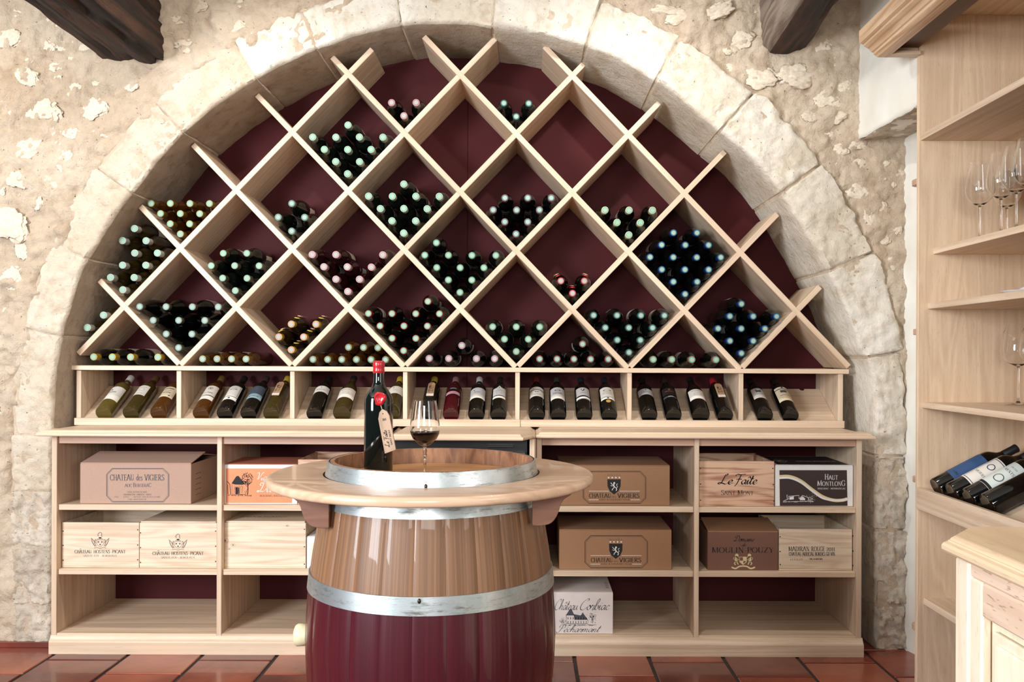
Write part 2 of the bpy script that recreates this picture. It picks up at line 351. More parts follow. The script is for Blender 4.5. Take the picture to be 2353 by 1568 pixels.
def ribbon(pts, wf):
    """list of 2-D points -> quads, width from function of direction"""
    n = len(pts); q = []; L = []
    for i, p in enumerate(pts):
        a = pts[max(i-1, 0)]; b = pts[min(i+1, n-1)]
        dx, dy = b[0]-a[0], b[1]-a[1]; l = math.hypot(dx, dy) or 1
        w = wf(dx/l, dy/l)/2; nx, ny = -dy/l*w, dx/l*w
        L.append((p[0]+nx, p[1]+ny)); L.append((p[0]-nx, p[1]-ny))
    for i in range(n-1): q.append((2*i, 2*i+1, 2*i+3, 2*i+2))
    return L, q
def text2d(txt, font='S', bold=1.0, gap=.06, slant=0.0, small=.76):
    """returns verts, quads, width in cap-height units.  In serif face '^' before a letter = full cap, others smaller caps when small<1"""
    V = []; F = []; x = 0.0; i = 0
    full = small == 1
    def addr(pts, wf, ox, sc):
        L, q = ribbon(pts, wf); b = len(V)
        for (a, c) in L: V.append((ox+a*sc+slant*c*sc, c*sc))
        F.extend([tuple(b+k for k in f) for f in q])
    while i < len(txt):
        ch = txt[i]; sc = 1.0 if full else small
        if ch == '^': i += 1; ch = txt[i]; sc = 1.0
        if font == 'K':
            w, st = K.get(ch, (.3, []))
            for s_ in st:
                pen = lambda dx, dy: (.022+.075*abs(math.sin(math.atan2(dy, dx)-.6)))*bold
                addr(cat(s_, 6), pen, x, 1.0)
            x += w*1.0-.02
        else:
            w, st = S.get(ch, (.3, []))
            for k, p in st:
                if k == 'c':
                    addr(cat(p, 5), lambda dx, dy: (.035+.10*abs(dy)**1.3)*bold, x, sc)
                elif k == 'l0': addr(p, lambda dx, dy: .06*bold, x, sc)
                else:
                    t = {'l': .135, 'n': .13, 'b': .045, 't': .05}[k]*bold
                    addr(p, lambda dx, dy, t=t: t, x, sc)
                    if k in 'lnt' and bold > .3:
                        for e in (p[0], p[-1]):
                            if e[1] in (0, 1) and not (k == 'n' and e[1] == 0):
                                yy = .018 if e[1] == 0 else .982
                                addr([(e[0]-.13, yy), (e[0]+.13, yy)], lambda dx, dy: .036*bold, x, sc)
            x += (w+gap)*sc
        i += 1
    return V, F, max(x, .01)
class Art:
    """flat print placed on a vertical face at depth Y; positions are measured on the photograph's front face"""
    def __init__(s, Y): s.Y = Y; s.L = {}; s.up = 0.0
    def mb(s, m): return s.L.setdefault(m.name, (m, MB()))[1]
    def lay(s, m, V, F, lift=0.0):
        s.mb(m).add([s.map(x, y, lift) for x, y in V], F)
    def map(s, x, y, lift):
        w = W(x, y, s.Y); w.y -= lift; return w
    def text(s, m, t, x0, x1, yb, h, **kw):
        V, F, w = text2d(t, **kw); k = (x1-x0)/w
        s.lay(m, [(x0+a*k, yb-b*h) for a, b in V], F)
    def line(s, m, pts, w, smooth=False, lift=0.0, taper=False):
        lift += s.up
        if smooth: pts = cat(pts, 6)
        L, q = ribbon(pts, lambda a, b: w); s.lay(m, L, q, lift)
    def poly(s, m, pts, lift=-.0002):
        s.lay(m, pts, [tuple(range(len(pts)))], lift)
    def circle(s, m, cx, cy, r, n=10, ry=None, lift=0.0):
        lift += s.up
        ry = ry or r
        s.lay(m, [(cx+r*math.cos(6.2832*k/n), cy+ry*math.sin(6.2832*k/n)) for k in range(n)], [tuple(range(n))], lift)
    def done(s, parent, name='box_print'):
        for m, b in s.L.values():
            o = put(name, b.mesh(name, m), parent)
# ================================================================== STRUCTURE
YF, YB, YR, YC = 3.60, 4.03, 3.735, 3.52      # wall face, recess back, rack front, cabinet front
# floor: mortar bed and terracotta tiles laid in running bond
fl = struct('floor', MB().box(-3.4, 2.4, -1.0, 4.2, -.12, -.006, 0).mesh('floor', plain('dark_tile_joint', (58,46,42), .9, c2=(44,36,34))))
TERRA = plain('terracotta', (148,76,56), .26, c2=(114,54,42), nscale=5, bump=.25, bscale=30, coat=.25)
TERRA2 = plain('terracotta_dark', (120,60,47), .28, c2=(92,44,36), nscale=6, bump=.25, bscale=30, coat=.25)
TERRA3 = plain('terracotta_light', (162,90,66), .28, c2=(132,66,50), nscale=4, bump=.25, bscale=30, coat=.25)
def tile_mesh(nm, l, m, sd):
    rr = random.Random(sd); bm = bmesh.new(); bmesh.ops.create_cube(bm, size=1)
    for v in bm.verts:
        v.co = Vector((v.co.x*.289, v.co.y*(l-.011), v.co.z*.022-.011))
        v.co.x += rr.uniform(-.0012, .0012); v.co.y += rr.uniform(-.0012, .0012); v.co.z += rr.uniform(-.0008, .0004)
    bmesh.ops.bevel(bm, geom=list(bm.edges), offset=.003, segments=1, affect='EDGES')
    return MB().frombm(bm).mesh(nm, m)
tms = [tile_mesh('floor_tile', .30, m, k) for k, m in enumerate((TERRA, TERRA2, TERRA3, TERRA))]
short = tile_mesh('floor_tile', .15, TERRA, 9)
rt = random.Random(4)
for c in range(-5, 14):
    xc = -1.927+.303*c+.1515; odd = c % 2
    if xc < -3.2 or xc > 2.3: continue
    y0 = 3.441 if odd == 0 else 3.292
    for k in range(-3, 6):
        yc = y0-.30*k-.15
        if yc > 4.15 or yc < 1.9: continue
        put('floor_tile', rt.choice(tms), fl, (xc, yc, 0), (rt.uniform(-.003, .003), rt.uniform(-.003, .003), rt.uniform(-.004, .004)))
struct('ceiling', MB().box(-3.4, 2.4, .2, 4.2, 2.98, 3.08, 0).mesh('ceiling', plain('white_plaster', (236,230,220), .9)))

# arch geometry ------------------------------------------------------
ACX, ACZ, KW = (1050-PX)*YF/FPX, HC-(988-PY)*YF/FPX, YF/FPX
RT = [(-40,965),(0,960),(8.6,960),(12.2,944),(16.3,938),(25.2,924),(30.2,919),(36.4,921),(43.2,921),(49,912),(60.8,922),(67.9,930),(85,929),(90.4,935),(98,940),(110.5,934),(120,930),(132.9,930),(141.6,924),(152.5,930),(157.5,938),(164.4,934),(180,930),(220,930)]
def rin(s):
    for (a, r0), (b, r1) in zip(RT, RT[1:]):
        if a <= s <= b: t = (s-a)/(b-a); t = t*t*(3-2*t); return (r0+(r1-r0)*t)*KW
    return 930*KW
RO = 1035*KW
DEG = 930*KW*math.pi/180
def ring(s, r, y):
    if s < 0: return Vector((ACX+r, y, ACZ+s*DEG))
    if s > 180: return Vector((ACX-r, y, ACZ-(s-180)*DEG))
    a = math.radians(s); return Vector((ACX+r*math.cos(a), y, ACZ+r*math.sin(a)))
def ring_s(x, z):
    if z < ACZ: return ((z-ACZ)/DEG, x-ACX) if x > ACX else (180-(z-ACZ)/DEG, ACX-x)
    return math.degrees(math.atan2(z-ACZ, x-ACX)), math.hypot(x-ACX, z-ACZ)
def fb(p, o=4, h=.75): return noise.fractal(p, h, 2.0, o)
def sstep(a, b, x): t = min(1, max(0, (x-a)/(b-a))); return t*t*(3-2*t)
# rubble wall face
LIME = stone_mat('limestone_cream', (214,203,184), (228,221,208), (192,175,150), scale=2.2, bump=.5)
LIMEW = stone_mat('limestone_warm', (210,194,172), (222,209,190), (190,166,138), scale=2.2, bump=.6, bscale=30)
LIMEG = stone_mat('limestone_soffit_shaded', (164,146,128), (180,164,146), (138,118,100), scale=3, bump=.35, bscale=45)  # left soffit: greyer tooled stone, its shade also put into the colour
RUBM = stone_mat('lime_mortar', (208,187,163), (221,204,182), (184,159,132), scale=1.8, bump=.7, bscale=34)
RUBG = stone_mat('weathered_stone', (196,182,164), (218,206,188), (158,140,120), scale=5, bump=.6, bscale=30)
def wall_y(x, z):
    right = sstep(-.4, .5, x)
    d = .012*fb(Vector((x*2.2, z*2.2, 3.1)))+(.015+.004*right)*fb(Vector((x*8, z*8, 1.7)), 6, .55)+.007*fb(Vector((x*24, z*24, 6.7)), 4, .5)+.008*abs(fb(Vector((x*15, z*15, 4.7)), 3))
    v = fb(Vector((x*3.4+5, z*3.4, 7.7)), 3)
    d += .022*max(0, v-.12)*(.6+.7*right)
    d -= .012*noise.turbulence(Vector((x*7, z*7, 8.8)), 4, True)*(.5+.5*right)
    if x < -1.8: d += .022*max(0, fb(Vector((x*6, z*6, 9)), 4)-.05)
    return YF+.012*right-d
def wall_grid(x0, x1, z0, z1, h):
    nx = int((x1-x0)/h)+1; nz = int((z1-z0)/h)+1; vs = []; idx = {}; fs = []
    def vid(i, k):
        if (i, k) in idx: return idx[(i, k)]
        x = x0+(x1-x0)*i/(nx-1); z = z0+(z1-z0)*k/(nz-1)
        s, r = ring_s(x, z); y = wall_y(x, z)
        lim = RO-.03 if x > ACX+.1 else max(RO-.065, RO-.045+.10*fb(Vector((x*5, z*5, 12)), 4))
        y += .06*(1-sstep(lim-.035, lim+.025, r))
        vs.append((x, y, z)); idx[(i, k)] = len(vs)-1; return idx[(i, k)]
    for i in range(nx-1):
        for k in range(nz-1):
            x = x0+(x1-x0)*(i+.5)/(nx-1); z = z0+(z1-z0)*(k+.5)/(nz-1)
            s, r = ring_s(x, z)
            if r < rin(min(219, max(-39, s)))+.09: continue
            fs.append((vid(i, k), vid(i+1, k), vid(i+1, k+1), vid(i, k+1)))
    return vs, fs
b = MB(); b.add(*wall_grid(-3.0, 1.60, -.02, 2.98, .0105))
wb = struct('wall_back', b.mesh('wall_back', RUBM, smooth=True))
# dressed voussoirs and jamb blocks of the arch
JO = [-31,-24.6,-14,-3.5,10.2,23.3,36.3,48.8,60.5,71.6,85.2,98,110.5,120,132.9,144.2,155.5,167,181,189,197,205,211.2]
def ring_piece(s0, s1, sd, outw, lift, side):
    rr = random.Random(sd); ns = max(8, int((s1-s0)*3)); jb = s1 <= -3 or s0 >= 188; ro = RO*(1+rr.uniform(-.006, .008))*outw
    g = .11 if side == 'r' else .05; V = []; F = []
    rows = [s0+g, s0+g+.18]+[s0+g+.18+(s1-s0-2*g-.36)*k/ns for k in range(1, ns)]+[s1-g-.18, s1-g]
    ed = .012 if side == 'r' else .006; edge = [ed]+[0]*(len(rows)-2)+[ed]
    tilt = rr.uniform(-.004, .004)
    prof = [('o', .05), ('o', 0)]+[('f', t/20) for t in range(1, 20)]+[('i', 0), ('i', .02), ('i', .08), ('i', .15), ('i', .23), ('i', .31), ('i', .39), ('i', .47)]
    for s, e in zip(rows, edge):
        ri = rin(min(219, max(-39, s)))
        rough = .013 if side == 'r' else .008
        for k, t in prof:
            if k == 'o': r = ro+.018*fb(Vector((s*.35, sd*1.3, 2)), 3)+(.01 if t else 0); y = YF-lift+.004+t+e
            elif k == 'f': r = ri+.006+(ro-ri-.01)*(1-t); y = YF-lift+e
            else: r = ri+e+(.006 if t == 0 else 0)-0.004*fb(Vector((s*.3, t*9, sd)), 3); y = YF-lift+.006*(t == 0)+t
            p = ring(s, r, y)
            if k == 'f' or (k == 'o' and not t):
                p.y -= rough*(1.8 if jb else 1)*fb(Vector((p.x*7, p.z*7, sd)), 4)+(.012 if jb else .006)*fb(Vector((p.x*26, p.z*26, sd)), 4, .5)+tilt*(1 if s > (s0+s1)/2 else -1)*abs(s-(s0+s1)/2)/(s1-s0)
            V.append(p)
    m = len(prof)
    for i in range(len(rows)-1):
        for k in range(m-1): F.append((i*m+k, i*m+k+1, (i+1)*m+k+1, (i+1)*m+k))
    return V, F
for n_, (s0, s1) in enumerate(zip(JO, JO[1:])):
    side = 'r' if s1 < 92 else 'l'
    lift = .008 if side == 'r' else .002
    if n_ in (0, 1, 2): lift = .006
    bb = MB(); bb.add(*ring_piece(s0, s1, n_+11, 1.0 if side == 'r' else .985, lift, side))
    jamb = s1 <= -3 or s0 >= 188
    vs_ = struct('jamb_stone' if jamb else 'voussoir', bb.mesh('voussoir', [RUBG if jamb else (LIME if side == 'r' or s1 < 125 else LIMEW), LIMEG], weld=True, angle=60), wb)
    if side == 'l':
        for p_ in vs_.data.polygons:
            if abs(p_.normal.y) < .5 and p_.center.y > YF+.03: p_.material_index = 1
# lime joint behind the voussoirs
V = []; F = []; ss = [-31+k*2.0 for k in range(122)]
pf = [(RO+.03, YF+.03), (RO-.03, YF+.012)]
for s in ss:
    ri = rin(min(219, max(-39, s)))
    for r, y in [(RO+.03, YF+.04), (RO-.04, YF+.002), (ri+.02, YF+.002), (ri+.005, YF+.010), (ri+.004, 4.07)]: V.append(ring(s, r, y))
for i in range(len(ss)-1):
    for k in range(4): F.append((i*5+k, i*5+k+1, (i+1)*5+k+1, (i+1)*5+k))
struct('arch_mortar', MB().add(V, F).mesh('arch_mortar', RUBM, smooth=True), wb)
# rubble stones bedded in the mortar
ROCKM = stone_mat('rubble_limestone', (216,200,178), (230,218,200), (186,164,138), scale=6, bump=.22, bscale=22)
def rock(sd):
    bm = bmesh.new(); bmesh.ops.create_icosphere(bm, subdivisions=4, radius=1.0)
    for v in bm.verts:
        q = v.co.copy(); n = fb(q*1.3+Vector((sd*3.1, 0, 0)), 4)
        v.co = q*(1+.38*n+.10*fb(q*4+Vector((sd, 0, 5)), 4)); v.co.y *= .42
        v.co += Vector((0, -.10*fb(q*4+Vector((sd, 1, 2)), 3), 0))
    me = MB().frombm(bm).mesh('stone', [ROCKM], smooth=True); return me
rocks = [rock(k) for k in range(8)]
rr = random.Random(12); placed = []
known = [(1702,85,36,22),(1682,112,18,10),(1750,172,40,24),(1690,150,16,12),(1838,172,46,26),(1905,225,30,22),(1920,130,26,20),(1868,265,20,12),(1640,30,40,20),(1560,35,30,18),(1468,52,18,14),(1925,265,24,14),(1905,300,20,12),(1985,380,22,18),(1975,440,26,20),(1890,100,22,16),(1540,22,40,12),
 (90,250,52,30),(60,345,44,20),(215,250,32,24),(150,365,24,26),(150,450,26,30),(30,520,40,34),(70,180,28,18),(190,420,22,18),(20,90,30,22),(30,640,24,26),(36,840,14,14),(20,800,28,26),(60,565,22,30),(12,930,20,20),(100,110,26,18),(430,105,26,16),(540,60,24,14),(20,1050,30,24),(12,1180,22,28),(60,700,26,22),
 (2010,500,20,26),(2040,545,16,14),(2000,610,18,14),(2030,660,16,20),(2060,600,14,16),(2010,740,14,12),(1975,330,20,12),(2050,700,12,20),(2025,470,16,14),(2050,760,12,14),(230,340,22,16),(120,540,20,24),(60,1010,20,14),(2050,420,14,12),(1940,340,18,12),(2065,520,10,18)]
for x, y, a, c in known: placed.append((x, y, max(a, c)))
tries = 0
while len(placed) < 190 and tries < 6000:
    tries += 1
    x = rr.uniform(-60, 2075); y = rr.uniform(-120, 1440); w = W(x, y, YF); s, r = ring_s(w.x, w.z)
    if r < RO+.06 or (225 < x < 400 and y < 170) or (1735 < x < 1960 and y < 125): continue
    if x > 1960 and y < 330: continue
    q = rr.uniform(7, 20)
    if any(math.hypot(x-p[0], y-p[1]) < 1.0*(q+p[2]) for p in placed): continue
    placed.append((x, y, q)); known.append((x, y, q*rr.uniform(.9, 1.5), q*rr.uniform(.6, 1)))
for x, y, a, c in known:
    w = W(x, y, YF); k = a*KW
    s_, r_ = ring_s(w.x, w.z)
    if r_ < RO+max(a, c)*KW*.8: continue
    o = put('stone', rr.choice(rocks), wb, (w.x, wall_y(w.x, w.z)+.006, w.z), (0, rr.uniform(-.5, .5), rr.uniform(-.2, .2)))
    o.scale = (a*KW, min(.055, .6*k)*(.55 if x < 1400 else .95), c*KW)
# recess back boarding, painted burgundy, two sheets with a seam
xs = W(1075, 300, YB).x
struct('light_block_behind', MB().box(-3.0, 1.9, 4.08, 4.2, -.05, 3.0, 0).mesh('light_block_behind', BLACK), wb)  # unseen black box, added to stop world light showing through the seam
struct('back_panel', MB().box(-2.15, xs-.0006, YB, YB+.016, 0, 2.75, .0008).mesh('back_panel', BURG), wb)
struct('back_panel', MB().box(xs+.0006, 1.6, YB, YB+.016, 0, 2.75, .0008).mesh('back_panel', BURG), wb)
struct('screw_hole', MB().lathe([(.0001, 0), (.0022, 0)], 8, axis='y', c=tuple(W(1066, 332, YB-.0004))).mesh('screw_hole', BLACK), wb)
struct('screw_hole', MB().lathe([(.0001, 0), (.0022, 0)], 8, axis='y', c=tuple(W(1079, 336, YB-.0004))).mesh('screw_hole', BLACK), wb)
# right hand wall: plaster return, with a thicker upper block and its rough underside
PLAS = plain('white_limewash', (240,238,230), .9, c2=(232,228,216), nscale=6, bump=.25, bscale=40)
V = []; F = []
def surf(fn, nu, nv):
    V = [fn(i/nu, j/nv) for i in range(nu+1) for j in range(nv+1)]
    F = [(i*(nv+1)+j, i*(nv+1)+j+1, (i+1)*(nv+1)+j+1, (i+1)*(nv+1)+j) for i in range(nu) for j in range(nv)]
    return V, F
def lowwall(u, v):
    pts = [(1.583, 3.62), (1.592, 3.57), (1.62, 3.47), (1.70, 3.34), (1.90, 3.2), (1.90, 1.0)]
    t = u*5; i = min(4, int(t)); f = t-i
    x = pts[i][0]*(1-f)+pts[i+1][0]*f; y = pts[i][1]*(1-f)+pts[i+1][1]*f; z = -.01+2.99*v
    return (x-.006*fb(Vector((y*3, z*3, 4)), 4), y, z)
struct('wall_right', MB().add(*surf(lowwall, 60, 120)).mesh('wall_right', PLAS, smooth=True))
zb = HC+(PY-316)*YF/FPX; XU = 1.372
def upb(u, v):
    # profile: left face from the ceiling down, rounded arris, then underside running right
    y = 3.66-.542*v; xu = 1.389+.022*(3.6-y)/.48
    x, z = (xu, 2.98-(2.98-zb)*u/.6) if u < .6 else (xu+(1.64-xu)*(u-.6)/.4, zb+.015*(u-.6)/.4)
    n = .006*fb(Vector((x*5, y*5, z*5)), 4)
    return (x-n, y, z+n)
up = struct('wall_right_upper', MB().add(*surf(upb, 60, 30)).mesh('wall_right_upper', PLAS, smooth=True))
# make the underside a piece of its own: rough grey mortar
def under(u, v):
    y = 3.64-.522*v; xu = 1.389+.022*(3.6-y)/.48; x = xu-.001+(1.66-xu)*u
    return (x, y, zb-.004+.02*u-.010*fb(Vector((x*8, y*8, 3)), 4))
struct('rough_underside', MB().add(*surf(under, 26, 40)).mesh('rough_underside', RUBG, smooth=True), up)
# terracotta skirting at the foot of the wall on the left
struct('baseboard_left', MB().box(-2.9, -1.99, YF-.022, YF+.01, 0, .022, .002).mesh('baseboard_left', TERRA2))

# ------------------------------------------------------------------ oak ceiling beams
OAKD = wood('old_oak_beam', (74,48,35), (30,20,16), 'y', rough=.8, cross=26, along=1.0, dist=2, bump=1.0, lo=.36, hi=.62, fleck=.5, bdist=.012, big=.3)
OAKG = wood('old_oak_grey', (150,136,122), (110,94,82), 'y', rough=.85, cross=24, along=.9, dist=2, bdist=.01, bump=.9, lo=.38, hi=.6, fleck=.3)  # greyer oak for the left-facing side of the right beam
def beam(name, label, outline, y0, y1, dx, dz, sd, mats, cracks, far=.0):
    t = thing(name, label, 'beam', (outline[0][0], y0, outline[0][1]))
    pts = []
    N = len(outline)
    for i in range(N):
        a, c = Vector(outline[i]), Vector(outline[(i+1) % N]); k = max(1, int((c-a).length/.018))
        pts += [a+(c-a)*j/k for j in range(k)]
    V = []; F = []; ny = 56
    cx = sum(p[0] for p in outline)/N; cz = sum(p[1] for p in outline)/N
    for j in range(ny+1):
        f = j/ny; y = y0+(y1-y0)*f
        for p in pts:
            q = Vector((p[0], p[1])); d = Vector((q.x-cx, q.y-cz)); d.normalize()
            n = .016*fb(Vector((q.x*7, y*1.6, q.y*7+sd)), 4)+.006*fb(Vector((q.x*40, y*4, q.y*40+sd)), 3)
            g = 0.0
            for (ca, wd_, dp) in cracks:
                dd = abs(math.atan2(d.y, d.x)-ca-.12*math.sin(y*3+sd)-.05*noise.noise(Vector((y*6, ca, sd))))
                if dd < wd_: g = max(g, dp*(1-dd/wd_))
            V.append((q.x+dx*f+d.x*(n-g), y, q.y+dz*f+d.y*(n-g)))
    M = len(pts)
    for j in range(ny):
        for i in range(M): F.append((j*M+i, j*M+(i+1) % M, (j+1)*M+(i+1) % M, (j+1)*M+i))
    F.append(tuple(range(M))[::-1]); F.append(tuple(ny*M+i for i in range(M)))
    me = MB().add(V, F).mesh(name, mats); me.polygons.foreach_set('use_smooth', [True]*len(me.polygons))
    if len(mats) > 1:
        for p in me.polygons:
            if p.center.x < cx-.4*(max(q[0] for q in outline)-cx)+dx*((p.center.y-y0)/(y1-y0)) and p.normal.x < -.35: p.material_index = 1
    put('timber', me, t)
    return t
def wp(x, y): q = W(x, y, YF); return (q.x, q.z)
beam('ceiling_beam', 'dark cracked old oak ceiling beam entering the wall at upper left', [wp(238,140), wp(300,146), wp(378,143), wp(381,60), wp(376,8), wp(300,-10), wp(238,-20), wp(214,60), wp(222,120)], 3.72, 1.9, -.02, .05, 3,
     [OAKD], [(-.9, .05, .03), (-2.0, .04, .02), (.15, .05, .03), (-1.45, .03, .018)])
beam('ceiling_beam', 'dark old oak beam with grey side at upper right', [wp(1752,60), wp(1758,100), wp(1775,116), wp(1812,119), wp(1850,108), wp(1872,70), wp(1872,0), wp(1868,-40), wp(1748,-40)], 3.72, 1.9, -.06, .05, 5,
     [OAKD, OAKG], [(-1.2, .04, .02), (3.0, .03, .015)])
# ================================================================== WINE RACK
rk = thing('wine_rack', 'large beech lattice wine rack of diamond cells filling the stone arch', 'wine rack', tuple(W(1060, 848, YR)))
TP = .0235
def plank(p0, p1, back, cut0=None, cut1=None):
    a = W(*p0, YR); c = W(*p1, YR); d = (c-a).length; ang = math.atan2(c.z-a.z, c.x-a.x)
    y0 = YR+(.0012 if back else 0); y1 = YB-.001-(.001 if back else 0)
    l0 = MB().box(0, d, 0, y1-y0, -TP/2, TP/2, .0015)
    o = put('plank', l0.mesh('plank', BX), rk, None)
    o.matrix_parent_inverse = WM[rk.name].inverted(); o.location = (a.x, y0, a.z); o.rotation_euler = (0, -ang, 0)
    return o
def nd(u, v): return (1057.5+128.8*u, 710-134.6*v+.0078*128.8*u)
def ext(n, px, sgn):
    """point on the plank line through node n reaching image x = px; sgn -1 for '\\\\' planks"""
    k = 134.6/128.8; return (px, n[1]+(px-n[0])*(k if sgn < 0 else -k)+.0078*(px-n[0]))
for (u, v), x0, (u1, v1), x1 in [((-6,0),228,(-5,-1),411),((-5,1),322,(-3,-1),669),((-4,2),443,(-1,-1),928),((-3,3),590,(1,-1),1185),((-2,4),763,(3,-1),1443),((0,4),974,(5,-1),1701),((2,4),1251,(6,0),1951)]:
    plank(ext(nd(u, v), x0, -1), ext(nd(u1, v1), x1, -1), False)
for (u, v), x0, x1 in [((-6,0),179,855),((-4,0),414,1138),((-2,0),673,1341),((0,0),932,1515),((2,0),1190,1666),((4,0),1448,1787),((6,0),1706,1885)]:
    plank(ext(nd(u, v), x0, 1), ext(nd(u, v), x1, 1), True)
# ================================================================== DISPLAY SHELF
ds = thing('display_shelf', 'long beech display shelf with sloped bottle boards standing on the counter', 'shelf', tuple(W(1055, 975, YR)))
def tiltx(o, piv=(-.28, 1.2)): return o
def slab(name, x0, x1, yt, yb, Y0, Y1, m, parent, dyr=0.0, b=.0015):
    """horizontal board: image x0..x1, top yt / bottom yb given at x0 on its front face at depth Y0; dyr = drop in pixels at x1"""
    a = W(x0, yt, Y0); c = W(x1, yt+dyr, Y0); e = W(x0, yb, Y0)
    t = a.z-e.z
    return put(name, MB().prism([(a.x, a.z), (c.x, c.z), (c.x, c.z-t), (a.x, a.z-t)], 'y', Y0, Y1, b).mesh(name, m), parent)
slab('top_board', 157, 1951, 840, 850.5, YR-.012, YB-.001, BX, ds, 9)
div = [(175.6,186),(405.5,416),(666.5,676.5),(926,935.8),(1184,1194),(1441.8,1451.5),(1698,1708),(1926.5,1937)]
for x0, x1 in div:
    a = W(x0, 851+.0045*(x0-157), YR); c = W(x1, 978, YR)
    put('divider', MB().box(a.x, c.x, YR, YB-.001, .918, a.z-.001, .0012).mesh('divider', BZ), ds)
for k in range(7):
    a = W(div[k][1], 900, YR).x+.0015; c = W(div[k+1][0], 900, YR).x-.0015
    yz = [(3.722, .928), (3.980, 1.0765)]
    out = [(a, 0), (c, 0)]
    # board built flat in its own plane, with a half round finger notch, then tilted
    L = math.hypot(yz[1][0]-yz[0][0], yz[1][1]-yz[0][1])
    nx = {2: W(858, 892, 3.98).x, 6: W(1842, 900, 3.98).x}.get(k)
    pts = [(a, 0), (c, 0), (c, L)]
    if nx: pts += [(nx+.012*math.cos(q*math.pi/8), L-.014*math.sin(q*math.pi/8)) for q in range(9)]
    pts += [(a, L)]
    m_ = MB().prism(pts, 'z', -.014, 0, 0)
    al = math.atan2(yz[1][1]-yz[0][1], yz[1][0]-yz[0][0])
    m_.v = [(x, yz[0][0]+y*math.cos(al)-z*math.sin(al), yz[0][1]+y*math.sin(al)+z*math.cos(al)) for x, y, z in m_.v]
    put('sloped_board', m_.mesh('sloped_board', BX), ds)
for x0, x1 in ((170, 1195.5), (1196.5, 1941)):
    a = W(x0, 965, 3.70); c = W(x1, 968, 3.70)
    put('front_rail', MB().box(a.x, c.x, 3.700, 3.718, .9185, .9495, .0015).mesh('front_rail', BX), ds)
# ================================================================== COUNTERTOP
XJ = W(1231, 1000, 3.44).x; XM = W(862, 1000, 3.4).x
cx0 = W(82, 998, 3.455).x; cx1 = W(2013, 1012, 3.455).x
ct = thing('countertop', 'long pale beech countertop with moulded edge running across the arch', 'countertop', ((cx0+cx1)/2, 3.6, .892))
def moulded_top(poly, z0, z1, m, name, parent):
    """slab with a stepped ogee edge: stacked, slightly inset layers"""
    n = len(poly); area_ = sum(poly[i][0]*poly[(i+1) % n][1]-poly[(i+1) % n][0]*poly[i][1] for i in range(n))/2
    if area_ < 0: poly = poly[::-1]
    def inset(d):
        out = []
        for i in range(n):
            p, q, r_ = Vector(poly[i-1]), Vector(poly[i]), Vector(poly[(i+1) % n])
            e1 = (q-p).normalized(); e2 = (r_-q).normalized(); n1 = Vector((-e1.y, e1.x)); n2 = Vector((-e2.y, e2.x))
            bis = (n1+n2); bis = bis/max(.2, bis.dot(n1)); out.append(q+bis*d)
        return out
    t = z1-z0
    prof = [(.012, 0), (.003, .06), (0, .2), (0, .42), (.003, .56), (.010, .64), (.011, .72), (.013, .74), (.015, .86), (.020, .97), (.024, 1.0)]
    V = []; F = []
    for d, f in prof: V += [(q.x, q.y, z0+t*f) for q in inset(d)]
    for j in range(len(prof)-1):
        for i in range(n): F.append((j*n+i, j*n+(i+1) % n, (j+1)*n+(i+1) % n, (j+1)*n+i))
    F.append(tuple(range(n))[::-1]); F.append(tuple((len(prof)-1)*n+i for i in range(n)))
    return put(name, MB().add(V, F).mesh(name, m), parent)
YT, YTM = 3.455, 3.345
moulded_top([(cx0, YT), (XM, YT), (XM+.055, YTM), (XM+.06, YTM), (XM+.06, 4.0), (-1.955, 4.0), (-1.955, 3.57), (cx0, 3.57)], .892, .918, BX, 'left_top', ct)
moulded_top([(XM+.061, YTM), (XJ-.05, YTM), (XJ, YT), (XJ, 4.0), (XM+.061, 4.0)], .892, .918, BX, 'middle_top', ct)
moulded_top([(XJ+.001, YT), (cx1, YT), (cx1, 3.57), (1.375, 3.57), (1.375, 4.0), (XJ+.001, 4.0)], .892, .918, BX, 'right_top', ct)
# ================================================================== LOWER CABINETS
def px_x(x, Y=YC): return W(x, 1250, Y).x
def cabinet(label, xl, xd, xr, plinth_x0, plinth_x1, pl=True):
    t = thing('shelf_cabinet', label, 'cabinet', ((px_x(xl)+px_x(xr))/2, 3.76, 0))
    for a, c, nm in ((xl, xl+12, 'side_panel'), (xd-5.5, xd+5.5, 'divider'), (xr-11.5, xr, 'side_panel')):
        wbox(nm, px_x(a), px_x(c), YC, YB-.002, .055, .8915, BZ, t)
    x0, x1 = px_x(xl+12)+.0006, px_x(xr-11.5)-.0006
    wbox('apron_rail', x0, x1, YC+.012, YC+.032, .857, .8915, BXP, t)
    xm0, xm1 = px_x(xd-5.5)-.0006, px_x(xd+5.5)+.0006
    for a, c in ((x0, xm0), (xm1, x1)):
        for z in (.606, .341): wbox('shelf', a, c, YC+.012, YB-.003, z-.0225, z, BX, t)
        wbox('bottom_board', a, c, YC+.002, YB-.003, .055, .080, BX, t)
    pr = [(3.505, .0), (3.505, .048), (3.5065, .053), (3.512, .057), (3.514, .059), (3.518, .066), (3.5195, .073), (3.545, .073), (3.545, 0)]
    put('plinth', MB().prism(pr, 'x', px_x(plinth_x0, 3.505), px_x(plinth_x1, 3.505), 0).mesh('plinth', BX), t)
    return t
cabinet('open beech shelf cabinet left of the barrel holding wine boxes', 118, 503.5, 884, 112.5, 886)
cabinet('open beech shelf cabinet right of the barrel holding cartons and crates', 1232, 1600.5, 1980, 1230, 1986)
